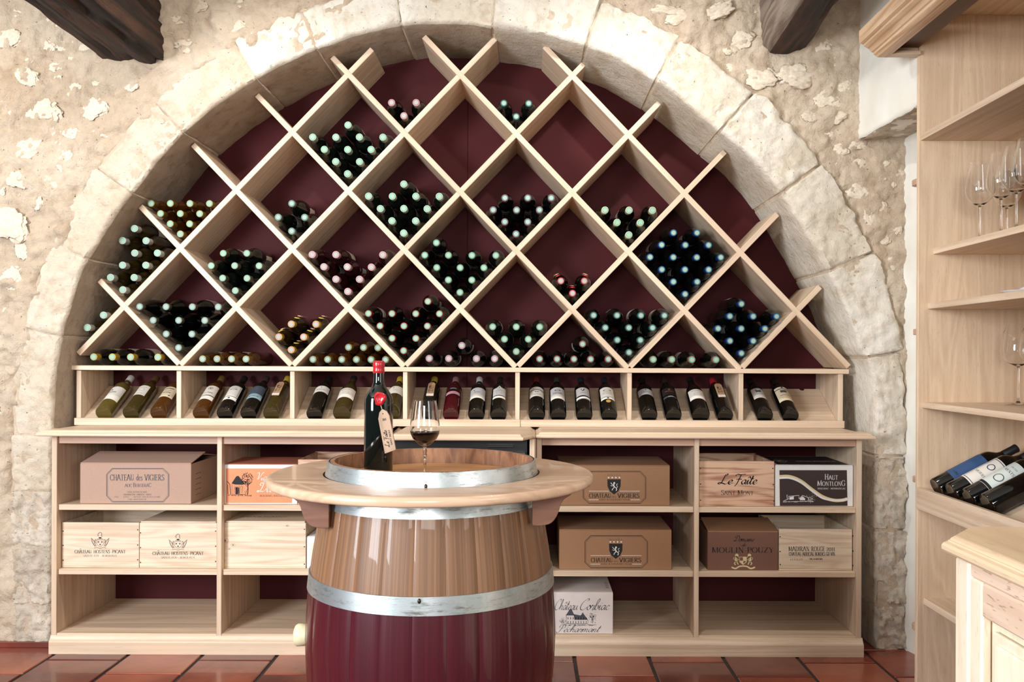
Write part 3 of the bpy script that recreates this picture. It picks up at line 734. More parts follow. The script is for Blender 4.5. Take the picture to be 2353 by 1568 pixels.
# built-in bottle cooler between the cabinets
cl = thing('wine_cooler', 'dark built-in bottle cooler behind the barrel table under the counter', 'cooler', (px_x(1050), 3.7, .02))
x0, x1 = px_x(890), px_x(1222)
wbox('body', x0+.01, x1-.02, 3.46, YB-.01, .02, .885, plain('cooler_black', (16,16,18), .3), cl)
wbox('door_frame', x0+.03, px_x(1206), 3.425, 3.458, .04, .838, plain('cooler_steel', (96,106,114), .35, metal=.6), cl)
wbox('glass_panel', x0+.055, px_x(1198), 3.420, 3.4245, .07, .818, glassy('dark_glass', (18,22,26), .05), cl)
wbox('handle', px_x(1120), px_x(1180), 3.438, 3.459, .858, .866, plain('cooler_grip', (40,42,46), .3), cl)
wbox('side_post', px_x(1216, 3.44), px_x(1228, 3.44), 3.44, 3.5, .0, .8915, BZ, cl)
wbox('side_post', px_x(1230, 3.5)-.012, px_x(1231, 3.5), 3.501, 3.519, .074, .8915, BZ, cl)
# ================================================================== BOTTLES
DGLASS = glassy('dark_green_glass', (11,16,12), .05, 0, .4)
BGLASS = glassy('black_glass', (6,7,7), .05, 0, .4)
AGLASS = glassy('amber_wine_glass', (84,46,10), .05, .35, .4)
OGLASS = glassy('olive_wine_glass', (68,56,20), .04, .4, .4)
YGLASS = glassy('pale_wine_glass', (108,92,40), .04, .45, .4)
RGLASS = glassy('rose_wine_glass', (72,7,18), .05, .3, .4)
ROGLASS = glassy('ruby_brown_glass', (40,12,14), .05, .25, .4)
DAMB = glassy('dark_amber_glass', (34,22,8), .05, .1); DOLI = glassy('shaded_olive_glass', (50,38,14), .05, .2)  # second olive glass: shade inside the rack is put into its colour
def capm(nm, c, rough=.45, metal=.0): return plain('capsule_'+nm, tuple(int(q*.9) for q in c), rough, metal, c2=tuple(int(q*.92) for q in c))
RINGS = {'green': plain('seal_green', (60,170,120), .4), 'teal': plain('seal_teal', (22,124,112), .4), 'red': plain('seal_wine', (150,70,80), .4),
         'plum': plain('seal_plum', (110,80,96), .4), 'pinkr': plain('seal_pink', (176,96,112), .4)}
PALE = plain('seal_pale', (168,182,170), .6)
PAPER = plain('label_paper', (232,226,216), .6, c2=(226,218,206))
SHAPES = {
 'bordeaux': (.0362, .300, [(.0,.004),(.026,.0015),(.034,0),(.0362,.004),(.0362,.188),(.0352,.200),(.031,.213),(.0235,.226),(.0175,.238),(.0150,.250),(.0145,.262)]),
 'burgundy': (.0400, .298, [(.0,.004),(.028,.0015),(.038,0),(.0400,.004),(.0400,.150),(.0385,.170),(.034,.192),(.027,.213),(.0205,.232),(.0165,.248),(.0150,.262)]),
 'half':     (.0300, .285, [(.0,.004),(.021,.0015),(.028,0),(.0300,.004),(.0300,.178),(.029,.190),(.025,.203),(.0185,.217),(.0150,.230),(.0138,.242),(.0136,.252)]),
}
MESH = {}
def glass_mesh(shape, gm):
    k = (shape, gm.name)
    if k not in MESH:
        r, h, pr = SHAPES[shape]
        MESH[k] = MB().lathe(pr+[(.0143, h-.02), (.0001, h-.02)], 20).mesh('glass_body', gm, smooth=False, angle=50)
    return MESH[k]
def cap_mesh(shape, cm, ln=.055, rad=.0155):
    k = ('cap', shape, cm.name, ln, rad)
    if k not in MESH:
        h = SHAPES[shape][1]
        MESH[k] = MB().lathe([(.0001, h), (rad*.9, h), (rad, h-.0015), (rad, h-.008), (rad*.95, h-.010), (rad*.95, h-ln), (rad*.9, h-ln-.001)], 16).mesh('capsule', cm, angle=40)
    return MESH[k]
def seal_mesh(shape, ring):
    k = ('seal', shape, ring)
    if k not in MESH:
        h = SHAPES[shape][1]+.0004
        b = MB().lathe([(.0098, h), (.0128, h)], 16, mi=0)
        b.lathe([(.0001, h), (.0094, h)], 16, mi=1)
        for q in range(5):
            a = q*1.2566; b.lathe([(.0001, h+.0003), (.0011, h+.0003)], 6, c=(.005*math.cos(a), .005*math.sin(a), 0), mi=0)
        MESH[k] = b.mesh('capsule_seal', [RINGS[ring], PALE])
    return MESH[k]
def label_mesh(shape, m, z0=.055, z1=.135, span=2.3, off=0.0):
    k = ('label', shape, m.name, z0, z1, span, off)
    if k not in MESH:
        r = SHAPES[shape][0]+.0004
        MESH[k] = MB().lathe([(r, z0), (r+.0003, z0), (r+.0003, z1), (r, z1)], 14, a0=-math.pi/2-span/2+off, a1=-math.pi/2+span/2+off).mesh('paper_label', m, smooth=False)
    return MESH[k]
WOODT = wood('tag_wood', (196,160,124), (160,122,92), 'z', cross=60, along=4)
RWAX = plain('red_wax', (190,28,38), .28, c2=(160,22,32), coat=.3)
YWAX = plain('yellow_capsule_wax', (214,180,60), .4)
TWINE = plain('twine', (206,190,160), .8)
def bottle(label, shape, gm, cm, ring, caplen=.055, lab=True, tag=None, group=None, loc=(0,0,0), rot=(0,0,0), dark_disc=None):
    t = thing('wine_bottle', label, 'bottle', loc, rot, group)
    put('glass_body', glass_mesh(shape, gm), t, (0,0,0))
    c = put('capsule', cap_mesh(shape, cm, caplen), t, (0,0,0))
    if ring: put('capsule_seal', seal_mesh(shape, ring), c, (0,0,0))
    if lab: put('paper_label', label_mesh(shape, lab if lab is not True else PAPER, *((.055,.135,2.4) if shape != 'half' else (.05,.12,2.4))), t, (0,0,0))
    if tag:
        r = SHAPES[shape][0]
        h = .205
        s = MB().lathe([(.0001, -r*.62-.010), (.010, -r*.62-.010), (.0125, -r*.62-.008), (.0125, -r*.62-.006), (.0001, -r*.62-.006)], 12, c=(0, 0, h+.022), axis='y')
        put('wax_seal', s.mesh('wax_seal', RWAX if tag == 'red' else YWAX, angle=40), t, (0,0,0))
        b = MB().prism([(-.012, .10), (.012, .10), (.012, .185), (.005, .196), (-.005, .196), (-.012, .185)], 'y', -r-.0065, -r-.0025, .0005)
        put('wooden_tag', b.mesh('wooden_tag', WOODT), t, (0,0,0))
        put('neck_twine', MB().tube([(.016*math.cos(q*.7854), .016*math.sin(q*.7854), .238) for q in range(9)], .0008, 5).mesh('neck_twine', TWINE), t, (0,0,0))
    return t
def copy_tree(o, parent=None):
    c = o.copy(); COL.objects.link(c)
    if parent is not None: c.parent = parent
    for ch in CH.get(o.name, ()): _cp(ch, c)
    return c
def _cp(o, parent):
    c = o.copy(); COL.objects.link(c); c.parent = parent
    for ch in CH.get(o.name, ()): _cp(ch, c)
CH = {}
def index_children(t):
    CH[t.name] = [c for c in COL.objects if c.parent == t]
    for c in CH[t.name]: CH[c.name] = [d for d in COL.objects if d.parent == c]
ORD = ['leftmost', 'second from left', 'third from left', 'fourth from left', 'fifth from left', 'sixth from left']
def place_words(i, n):
    if n == 1: return ''
    if n == 2: return ('left one', 'right one')[i]
    if n == 3: return ('left one', 'middle one', 'right one')[i]
    return 'rightmost' if i == n-1 else ORD[i]
ROWW = ['lowest row', 'second row up', 'third row up', 'fourth row up', 'fifth row up', 'top row']
# cell: bottom node, look, cell phrase, shape, glass, capsule, ring, caplen, spacing, rows of m offsets, options
WCAP = capm('white', (206,208,198)); SILV = capm('silver_pink', (190,170,168), .3); DTEAL = capm('dark_teal', (52,76,80), .4)
GREYG = capm('grey_green', (120,128,112), .35); GOLDC = capm('old_gold', (150,120,50), .35, .2); OLIV = capm('olive_grey', (104,98,76), .35)
PINKC = capm('pink_white', (214,184,188), .35); MAUVE = capm('mauve', (140,86,104), .35); IVORY = capm('ivory', (224,218,190), .35)
BLUEC = capm('blue', (24,56,120), .3); REDC = capm('red', (160,36,40), .35); DTAUP = capm('taupe', (112,106,98), .35)
YELC = capm('yellow', (206,168,56), .35); BRNC = capm('brown_pink', (148,112,104), .35); PLUMC = capm('pale_plum', (150,138,150), .35)
DSILV = capm('dull_green_white', (196,206,190), .35)
CELLS = [
 ((-1,3), 'pink-capped bottle', 'topmost left pile of three', 'bordeaux', BGLASS, SILV, 'pinkr', .05, .0775, [[0],[-1,1]]),
 ((1,3), 'teal-capped bottle', 'topmost right pile of three', 'bordeaux', DGLASS, DTEAL, 'teal', .05, .0790, [[0],[-1,1]]),
 ((-2,2), 'white-capped bottle', 'highest big pile, upper left', 'bordeaux', DGLASS, DSILV, 'green', .055, .0735, [[0],[-1,1],[-2,0,2],[-3,-1,1,3],[0]]),
 ((-3,1), 'green-capped fat bottle', 'small pile beside the red patch', 'burgundy', DGLASS, GREYG, 'teal', .05, .0830, [[0],[-1,1],[0]]),
 ((-1,1), 'white-capped bottle', 'eleven-bottle pile left of centre', 'bordeaux', DGLASS, WCAP, 'green', .055, .0735, [[0],[-1,1],[-2,0,2],[-3,-1,1,3],[0]]),
 ((1,1), 'mauve-capped bottle', 'pile of nine mauve caps', 'bordeaux', BGLASS, MAUVE, 'teal', .05, .0722, [[0],[-1,1],[-2,0,2],[-1,1,3]]),
 ((3,1), 'ivory-capped bottle', 'triangular six-bottle pile, right', 'bordeaux', BGLASS, IVORY, 'green', .05, .0740, [[0],[-1,1],[-2,0,2]]),
 ((-5,1), 'amber slim bottle', 'upper left pile by the stone', 'half', AGLASS, GOLDC, 'green', .045, .0612, [[0],[-1,1],[-2,0,2],[-3,-1,1,3]]),
 ((-4,0), 'green-capped bottle', 'eight-bottle pile, left side', 'bordeaux', DGLASS, OLIV, 'green', .05, .0745, [[0],[-1,1],[-2,0,2],[-1,1]]),
 ((-2,0), 'pink-capped rosé bottle', 'nine-bottle rosé pile', 'bordeaux', ROGLASS, PINKC, 'pinkr', .05, .0735, [[0],[-1,1],[-2,0,2],[-3,-1,3]]),
 ((0,0), 'green-ringed dark bottle', 'pile at the lattice centre', 'bordeaux', BGLASS, DTAUP, 'green', .05, .0740, [[0],[-1,1],[-2,0,2],[-3,-1,1,3],[-2]]),
 ((2,0), 'red wax-sealed bottle', 'pile of three red caps', 'bordeaux', BGLASS, REDC, 'pinkr', .045, .0735, [[0],[-1,1]]),
 ((4,0), 'blue-capped bottle', 'tall full diamond at right', 'bordeaux', BGLASS, BLUEC, 'teal', .05, .0735, [[0],[-1,1],[-2,0,2],[-3,-1,1,3],[-2,0,2],[-1,1]]),
 ((-6,0), 'long white-capped bottle', 'pile against the left stone', 'bordeaux', DOLI, WCAP, 'green', .065, .0735, [[0],[-1,1],[0,2],[1,3],[0,2],[1]]),
 ((-5,-1), 'fat dark bottle', 'ten-bottle pile at lower left', 'burgundy', BGLASS, OLIV, 'teal', .055, .0818, [[0],[-1,1],[-2,0,2],[-3,-1,1,3]]),
 ((-3,-1), 'yellow-sealed bottle', 'pile with wooden tags', 'bordeaux', DAMB, YELC, 'pinkr', .04, .0770, [[0],[-1,1],[0,2]]),
 ((-1,-1), 'red-capped bottle', 'eleven-bottle pile above the barrel', 'bordeaux', BGLASS, REDC, 'green', .045, .0740, [[0],[-1,1],[-2,0,2],[-3,-1,1,3],[2]]),
 ((1,-1), 'green-ringed bottle', 'six-bottle pile above centre shelf', 'bordeaux', DGLASS, DTAUP, 'green', .045, .0740, [[0],[-1,1],[-2,0,2]]),
 ((3,-1), 'teal-capped dark bottle', 'ten-bottle pile, lower right', 'bordeaux', BGLASS, DTEAL, 'teal', .05, .0740, [[0],[-1,1],[-2,0,2],[-3,-1,1,3]]),
 ((5,-1), 'blue-capped bottle', 'last lower right pile', 'bordeaux', BGLASS, BLUEC, 'teal', .055, .0740, [[0],[-1,1],[-2,0,2],[-1,1,3],[0]]),
]
rb = random.Random(21)
ET = math.atan2(134.6, 128.8)
def lie(o, x, z, Ybase, j=.008):
    s = rb.uniform(0, 6.28)
    o.location = (x, Ybase, z); o.rotation_euler = (math.radians(90), -s, rb.uniform(-j, j)*.5)
for node_, look, cell, shape, gm, cm, ring, cl_, d, rows in CELLS:
    n0 = W(*nd(*node_), YR); r = SHAPES[shape][0]; H = SHAPES[shape][1]
    half = math.pi/2-ET
    z_0 = n0.z+(r+TP/2+.0008)/math.sin(half); x_0 = n0.x
    tag = 'red' if node_ == (2,0) else ('yellow' if node_ == (-3,-1) else None)
    proto = None
    for k, row in enumerate(rows):
        for i, m in enumerate(row):
            x = x_0+m*d*math.cos(ET); z = z_0+k*d*math.sin(ET)+.0
            pw = place_words(i, len(row))
            lb = ', '.join(q for q in (look, pw, ROWW[k] if k or len(rows) > 1 else '', cell) if q)
            if proto is None:
                proto = bottle(lb, shape, gm, cm, ring, cl_, lab=(not tag), tag=tag, group='bottles in the '+cell); index_children(proto); o = proto
            else:
                o = copy_tree(proto); o['label'] = lb
            lie(o, x, z, YB-.008-rb.uniform(0, .006) if shape != 'half' else YB-.010)
            if tag: o.rotation_euler = (math.radians(90), {0: .1, 1: -.4 if m < 0 else .3}.get(k, .2)+math.pi, 0)
# bottles beside the left end, between plank and stone, and those lying on the top board
def singles(lst, look, shape, gm, cm, ring, cl_, where, group, lab=True):
    proto = None
    for i, (x, y) in enumerate(lst):
        H = SHAPES[shape][1]; w = W(x, y, YB-.01-H)
        lb = f'{look}, {place_words(i, len(lst))}, {where}'
        if proto is None: proto = bottle(lb, shape, gm, cm, ring, cl_, lab=lab, group=group); index_children(proto); o = proto
        else: o = copy_tree(proto); o['label'] = lb
        z = w.z
        if y > 780: # rests on the top board
            if y > 812: z = W(x, 840+.0045*(x-157), YR).z+SHAPES[shape][0]+.001
        lie(o, w.x, z, YB-.01)
singles([(200,753),(237,724.5)], 'long white-capped bottle', 'bordeaux', DOLI, WCAP, 'green', .065, 'lowest against the left stone', 'two bottles at the left stone')
singles([(215,819.5),(257,819.5),(299.5,819.5),(362.6,820)], 'yellow-capped dark bottle', 'bordeaux', BGLASS, YELC, 'green', .065, 'lying on the board at far left', 'bottles in the first triangle')
singles([(465,824),(498.5,824),(532,825),(565.6,825)], 'gold-capped amber bottle', 'half', AGLASS, GOLDC, 'teal', .05, 'lying in the second lower triangle', 'bottles in the second triangle')
singles([(719,826),(752.5,826),(785.7,826),(819,827),(852.5,827),(886,827)], 'amber bottle', 'half', AGLASS, GOLDC, 'teal', .05, 'bottom row above the tall red-capped bottle', 'amber bottles lower row')
singles([(801,798.5),(835,799),(868.5,799.5)], 'amber bottle', 'half', AGLASS, GOLDC, 'teal', .05, 'upper row above the tall red-capped bottle', 'amber bottles upper row')
singles([(986,823),(1031,823),(1095,823),(1136.6,823)], 'plum-capped dark bottle', 'bordeaux', BGLASS, PLUMC, 'pinkr', .045, 'lying on the board above the wine glass', 'bottles in the fourth triangle')
singles([(1061.5,794.5)], 'plum-capped dark bottle', 'bordeaux', BGLASS, PLUMC, 'pinkr', .045, 'lying on top of four others above the wine glass', 'bottles in the fourth triangle')
singles([(1240.6,824),(1280,825),(1319,825),(1358,826),(1398,826)], 'red-ringed dark bottle', 'bordeaux', BGLASS, REDC, 'teal', .045, 'board row in the fifth lower triangle', 'bottles in the fifth triangle')
singles([(1339,791)], 'red-ringed dark bottle', 'bordeaux', BGLASS, REDC, 'teal', .045, 'topmost in the fifth lower triangle', 'bottles in the fifth triangle')
singles([(1502,826),(1543.7,827),(1590,827.6),(1645,828.6)], 'brown-capped dark bottle', 'bordeaux', BGLASS, BRNC, 'green', .05, 'lying in the sixth lower triangle', 'bottles in the sixth triangle')
for o in list(COL.objects):
    l = o.get('label')
    if l and ', , ' in l: o['label'] = l.replace(', , ', ', ')
# ------------------------------------------------------------------ display bottles on the sloped boards
SL = math.atan2(1.0765-.928, 3.980-3.722)
def wrap_art(shape, items):
    """items: (material, verts, faces) with x across the label and y up the bottle, in metres"""
    r = SHAPES[shape][0]+.0011; out = {}
    for m, V, F in items:
        b = out.setdefault(m.name, (m, MB()))[1]
        b.add([(r*math.sin(x/r), -r*math.cos(x/r), y) for x, y in V], F)
    return out
def T(m, t, cx, y, w, h, **kw):
    V, F, ww = text2d(t, **kw); k = w/ww
    return (m, [(cx-w/2+a*k, y+c*h) for a, c in V], F)
def BAND(m, x0, x1, y0, y1, n=10):
    V = []; F = []
    for i in range(n+1):
        x = x0+(x1-x0)*i/n; V += [(x, y0), (x, y1)]
    for i in range(n): F.append((2*i, 2*i+2, 2*i+3, 2*i+1))
    return (m, V, F)
def DISC(m, cx, cy, r, n=14): return (m, [(cx+r*math.cos(6.2832*k/n), cy+r*math.sin(6.2832*k/n)) for k in range(n)], [tuple(range(n))])
def RINGA(m, cx, cy, r, w, n=16, sq=1.0):
    V = []; 
    for k in range(n): V += [(cx+r*math.cos(6.2832*k/n), cy+sq*r*math.sin(6.2832*k/n)), (cx+(r-w)*math.cos(6.2832*k/n), cy+sq*(r-w)*math.sin(6.2832*k/n))]
    return (m, V, [(2*k, 2*((k+1) % n), 2*((k+1) % n)+1, 2*k+1) for k in range(n)])
SLATE = plain('slate_blue_label', (70,84,98), .6); PBLUE = plain('pale_blue_label', (150,180,186), .6); GREYL = plain('grey_label', (206,202,200), .6)
CREAML = plain('cream_label', (224,208,176), .6); DBR = plain('dark_label', (38,30,28), .6); COPPER = plain('copper_print', (150,92,60), .5); RPINK = plain('rose_label', (210,160,170), .6)
DC = lambda nm, c: capm('d_'+nm, c)
DISPLAY = [
 # base px, label, shape, glass, capsule, [(labelmat,z0,z1,span)], art, tag
 (243, 'pale white-wine bottle with tall cream label and white capsule, far left', 'bordeaux', YGLASS, DC('white',(214,208,204)), [(PAPER,.065,.165,2.3)], lambda: [DISC(INK,-.012,.138,.004), BAND(INK,-.022,.012,.120,.1235), BAND(GREYINK,-.022,.006,.114,.115)]),
 (305, 'olive white-wine bottle with square white label and brown capsule', 'bordeaux', OGLASS, DC('brown',(92,62,34)), [(PAPER,.10,.175,1.5)], lambda: [RINGA(GREYINK,0,.142,.012,.001), BAND(GREYINK,-.015,.015,.112,.1135), BAND(GREYINK,-.017,.017,.160,.1615)]),
 (368, 'amber sweet-wine bottle with cream label half behind the first divider', 'bordeaux', AGLASS, DC('brown',(92,62,34)), [(CREAML,.085,.165,2.0)], lambda: [BAND(INK,-.022,.022,.148,.1525), BAND(INK,-.017,.017,.117,.1205), BAND(INK,-.016,.016,.134,.1355), DISC(plain('green_seal_print',(60,110,100),.5),.018,.097,.004)]),
 (465, 'golden wine bottle with round-portrait label and separate white strip', 'bordeaux', AGLASS, DC('gold',(112,90,40)), [(PAPER,.10,.175,1.9),(PAPER,.068,.094,1.9)], lambda: [RINGA(INKS,0,.153,.011,.002), DISC(INKS,0,.153,.005), T(INK,'Le Gravier'.replace('G','C').replace('v','v'),0,.116,.04,.012,font='K'), BAND(INKS,-.014,.014,.080,.0812)]),
 (520, 'dark red-wine bottle with black-framed white label and blue crest', 'bordeaux', BGLASS, DC('black',(24,24,28)), [(PAPER,.092,.175,1.9),(PAPER,.066,.088,1.9)], lambda: [BAND(INK,-.030,.030,.171,.1725), BAND(INK,-.030,-.0288,.094,.172,1), BAND(INK,.0288,.030,.094,.172,1), RINGA(INK,0,.148,.017,.003,sq=.35), RINGA(INK,0,.146,.011,.002,sq=.4), T(INK,'CHATEAU',0,.159,.03,.006), DISC(NAVY,0,.077,.005)]),
 (574, 'dark bottle with slate blue label over a pale blue band', 'bordeaux', BGLASS, DC('brownish',(62,48,40)), [(SLATE,.112,.175,2.2),(PBLUE,.078,.112,2.2)], lambda: [T(SLATE,'PREMIUM',0,.088,.05,.012), BAND(COPPER,-.012,.012,.148,.1495), DISC(COPPER,0,.157,.003), T(NAVY,'PREMIUM',0,.088,.05,.012)]),
 (626, 'olive bottle with wooden tag and yellow capsule beside the second divider', 'bordeaux', OGLASS, DC('yellow',(200,174,60)), [], None, 'yellow'),
 (725, 'dark bottle with short white label, left in the third bay', 'bordeaux', BGLASS, DC('black',(24,24,28)), [(PAPER,.13,.178,2.2)], lambda: [T(INK,'VERDOTS',0,.146,.042,.009), DISC(COPPER,0,.166,.003)]),
 (788, 'round-shouldered bottle with big cream label in the third bay', 'burgundy', OGLASS, DC('black',(24,24,28)), [(PAPER,.075,.150,2.2)], lambda: [T(INK,'MOULIN POUZY',0,.136,.052,.007), RINGA(GOLD,0,.112,.014,.001,sq=.6), BAND(GOLD,-.014,.014,.086,.087)]),
 (901, 'yellow-capped bottle with white label half hidden behind the tall bottle', 'bordeaux', OGLASS, DC('yellow',(200,160,60)), [(PAPER,.12,.178,2.2)], lambda: [BAND(GREYINK,-.014,.014,.145,.1462), DISC(COPPER,-.01,.165,.003)]),
 (985, 'olive bottle with yellow capsule and wooden tag behind the wine glass', 'bordeaux', DGLASS, DC('yellow',(200,160,60)), [], None, 'yellow'),
 (1037, 'red rosé bottle with dark shield and small pink label', 'bordeaux', RGLASS, DC('rose',(150,110,112)), [(RPINK,.118,.138,1.9)], lambda: [BAND(INK,-.02,.02,.150,.172), BAND(WHITE,-.014,.014,.160,.1625), BAND(INK,-.014,.014,.126,.128)]),
 (1095, 'dark bottle with grey and white curved label and silver capsule', 'bordeaux', BGLASS, DC('silver',(200,198,196)), [(GREYL,.112,.168,2.2),(PAPER,.085,.112,2.2)], lambda: [DISC(INK,-.016,.146,.003), BAND(INK,-.018,.012,.130,.1325)]),
 (1145.6, 'dark bottle with pointed ornate white label beside the fourth divider', 'bordeaux', BGLASS, DC('black',(28,26,28)), [(GREYL,.108,.168,1.7),(PAPER,.085,.102,1.7)], lambda: [(GREYL,[(-.012,.168),(.012,.168),(0,.184)],[(0,1,2)]), T(INK,'HAUT',0,.152,.018,.006), T(INK,'MONTLONG',0,.140,.034,.007), RINGA(INK,0,.125,.012,.001,sq=.5)]),
 (1233.5, 'dark bottle with red capsule, first in the fifth bay', 'bordeaux', BGLASS, DC('red',(120,40,40)), [(PAPER,.10,.150,2.0),(PAPER,.156,.176,2.0)], lambda: [RINGA(INK,0,.136,.009,.004,sq=.5), T(INK,'CHATEAU',0,.114,.04,.008), BAND(INK,-.02,.02,.163,.165)]),
 (1282.5, 'dark bottle labelled with a grey château above a white band', 'bordeaux', BGLASS, DC('greengrey',(50,56,52)), [(GREYL,.113,.172,2.0),(PAPER,.082,.113,2.0)], lambda: [T(INK,'^THENAC',0,.120,.046,.012,small=1), RINGA(GREYINK,0,.148,.014,.005,sq=.5)]),
 (1342, 'dark bottle with blue shield label and blue edged band', 'bordeaux', BGLASS, DC('navyblack',(26,28,44)), [(GREYL,.108,.172,1.9),(PAPER,.080,.100,1.9)], lambda: [(NAVY,[(-.008,.164),(.008,.164),(.008,.152),(0,.142),(-.008,.152)],[(0,1,2,3,4)]), BAND(NAVY,-.030,.030,.0805,.083), BAND(NAVY,-.030,.030,.097,.0995), BAND(GREYINK,-.014,.014,.128,.130), BAND(NAVY,-.034,-.0325,.108,.172,1), BAND(NAVY,.0325,.034,.108,.172,1)]),
 (1399, 'dark bottle with white château label and round gold medal', 'bordeaux', BGLASS, DC('navyblack',(26,28,44)), [(PAPER,.098,.175,1.9),(PAPER,.080,.094,1.9)], lambda: [RINGA(INK,0,.150,.018,.004,sq=.4), T(NAVY,'DES VIGIERS',0,.122,.046,.008), BAND(INK,-.02,.02,.135,.1365), DISC(NAVY,0,.087,.005)], 'medal'),
 (1490.6, 'dark bottle with short grey-white label, first in the sixth bay', 'bordeaux', BGLASS, DC('black',(24,24,28)), [(GREYL,.118,.165,2.2)], lambda: [T(INK,'VERDOTS',0,.134,.042,.009), DISC(INK,0,.155,.003)]),
 (1546, 'dark bottle with black label and thin grey band', 'bordeaux', BGLASS, DC('darkbrown',(56,38,34)), [(DBR,.118,.172,2.0),(GREYINK,.096,.108,2.0)], lambda: [BAND(COPPER,-.022,.022,.143,.1465), DISC(COPPER,0,.158,.005), BAND(WHITE,-.012,.012,.1005,.1035)]),
 (1608, 'round-shouldered dark bottle with cream label in the sixth bay', 'burgundy', BGLASS, DC('black',(24,24,28)), [(PAPER,.075,.150,2.0)], lambda: [T(INK,'MOULIN POUZY',0,.136,.05,.007), RINGA(INKS,0,.110,.016,.001,sq=.6)]),
 (1664, 'dark bottle with red wax capsule and pale wooden tag', 'bordeaux', BGLASS, DC('redwax',(170,30,40)), [], None, 'redtag'),
 (1755, 'dark bottle with castle engraving label, left in the last bay', 'bordeaux', BGLASS, DC('black',(24,24,28)), [(GREYL,.118,.172,1.7),(PAPER,.095,.118,1.7)], lambda: [BAND(GREYINK,-.012,.012,.140,.154), BAND(GREYINK,-.012,-.008,.154,.162), BAND(GREYINK,.008,.012,.154,.162), BAND(GREYINK,-.02,.02,.128,.1295)]),
 (1814, 'dark bottle with large ornate cream label, right in the last bay', 'bordeaux', BGLASS, DC('black',(24,24,28)), [(CREAML,.075,.165,2.0),(CREAML,.170,.184,2.0)], lambda: [BAND(GREYINK,-.014,.014,.138,.156), BAND(INKS,-.022,.022,.116,.119), DISC(NAVY,0,.178,.005), BAND(INKS,-.02,.02,.095,.0962)]),
]
for row in DISPLAY:
    bx, lb, shape, gm, cm, labs, art = row[:7]; tag = row[7] if len(row) > 7 else None
    r = SHAPES[shape][0]
    X = W(bx, 950, 3.735).x
    p0 = (3.7345, .9345)
    loc = (X, p0[0]+(r+.0008)*(-math.sin(SL)), p0[1]+(r+.0008)*math.cos(SL))
    t = bottle(lb, shape, gm, cm, None, .055, lab=False, tag=None, loc=loc, rot=(-(math.pi/2-SL), 0, 0))
    for m, z0, z1, sp in labs:
        L = put('paper_label', label_mesh(shape, m, z0, z1, sp), t, (0,0,0))
    if art:
        for m, b in wrap_art(shape, art()).values():
            put('label_print', b.mesh('label_print', m), L, (0,0,0))
    if tag in ('yellow', 'redtag'):
        b = MB().prism([(-.016, .092), (.016, .092), (.016, .190), (.008, .202), (-.008, .202), (-.016, .190)], 'y', -r-.006, -r-.002, .0006)
        g = put('wooden_tag', b.mesh('wooden_tag', WOODT), t, (0,0,0))
        b = MB(); V, F, w = text2d('Le Faîte', 'K', 1.6)
        b.add([(-.009+c_*.012, -r-.0065, .125+a*.05/w*1.0) for a, c_ in V], F)
        V, F, w = text2d('SAINT MONT', 'S', 1.4)
        b.add([(.006+c_*.005, -r-.0065, .125+a*.05/w) for a, c_ in V], F)
        V2 = MB().box(-.016, .016, -r-.0068, -r-.0062, .093, .108, 0)
        put('tag_print', b.mesh('tag_print', INK), g, (0,0,0)); put('tag_band', V2.mesh('tag_band', PAPER), g, (0,0,0))
        put('neck_twine', MB().tube([(.0165*math.cos(q*.7854), .0165*math.sin(q*.7854), .236+.004*math.sin(q*2)) for q in range(9)], .0012, 5).mesh('neck_twine', RWAX if tag == 'redtag' else YWAX), t, (0,0,0))
    if tag == 'medal':
        put('gold_medal', MB().lathe([(.0001, -r-.0016), (.010, -r-.0016), (.011, -r-.0008), (.011, -r)], 16, c=(0,0,.062), axis='y').mesh('gold_medal', GOLD), t, (0,0,0))
# ================================================================== BOXES AND CRATES
def nails(t, pts, Y):
    for x, y in pts:
        w = W(x, y, Y)
        put('nail', MB().lathe([(.0001, -.0008), (.0026, -.0006), (.003, .001)], 8, c=(w.x, Y, w.z), axis='y').mesh('nail', NAIL), t)
def carton(label, x0, x1, yt, yb, Yf, dep, m, lid='closed', shelf_z=None, mtop=None):
    a = W(x0, (yt+yb)/2, Yf).x; c = W(x1, (yt+yb)/2, Yf).x; z0 = shelf_z+.0008; z1 = z0+(yb-yt)*Yf/FPX
    t = thing('carton', label, 'box', ((a+c)/2, Yf+dep/2, z0))
    th = .004
    b = MB()
    b.box(a, c, Yf, Yf+th, z0, z1, .0012); b.box(a, c, Yf+dep-th, Yf+dep, z0, z1, .0012)
    b.box(a, a+th, Yf+th, Yf+dep-th, z0, z1, .001); b.box(c-th, c, Yf+th, Yf+dep-th, z0, z1, .001)
    b.box(a+th, c-th, Yf+th, Yf+dep-th, z0, z0+th, 0)
    put('carton_body', b.mesh('carton_body', m), t)
    mt = mtop or m
    if lid == 'closed':
        for nm, q0, q1 in (('front_flap', Yf+.0005, Yf+dep/2-.001), ('back_flap', Yf+dep/2+.001, Yf+dep-.0005)):
            put(nm, MB().prism([(q0, z1+.0004), (q1, z1+.0012), (q1, z1+.0042), (q0, z1+.0034)], 'x', a+.0008, c-.0008, .0008).mesh(nm, mt), t)
    elif lid == 'raised':
        # flaps sprung slightly open
        put('front_flap', MB().prism([(Yf+.001, z1), (Yf+dep*.52, z1+.030), (Yf+dep*.52, z1+.034), (Yf+.001, z1+.004)], 'x', a+.001, c-.001, .0008).mesh('front_flap', mt), t)
        put('back_flap', MB().prism([(Yf+dep-.001, z1), (Yf+dep*.5, z1+.022), (Yf+dep*.5, z1+.026), (Yf+dep-.001, z1+.004)], 'x', a+.001, c-.001, .0008).mesh('back_flap', mt), t)
    return t, (a, c, z0, z1)
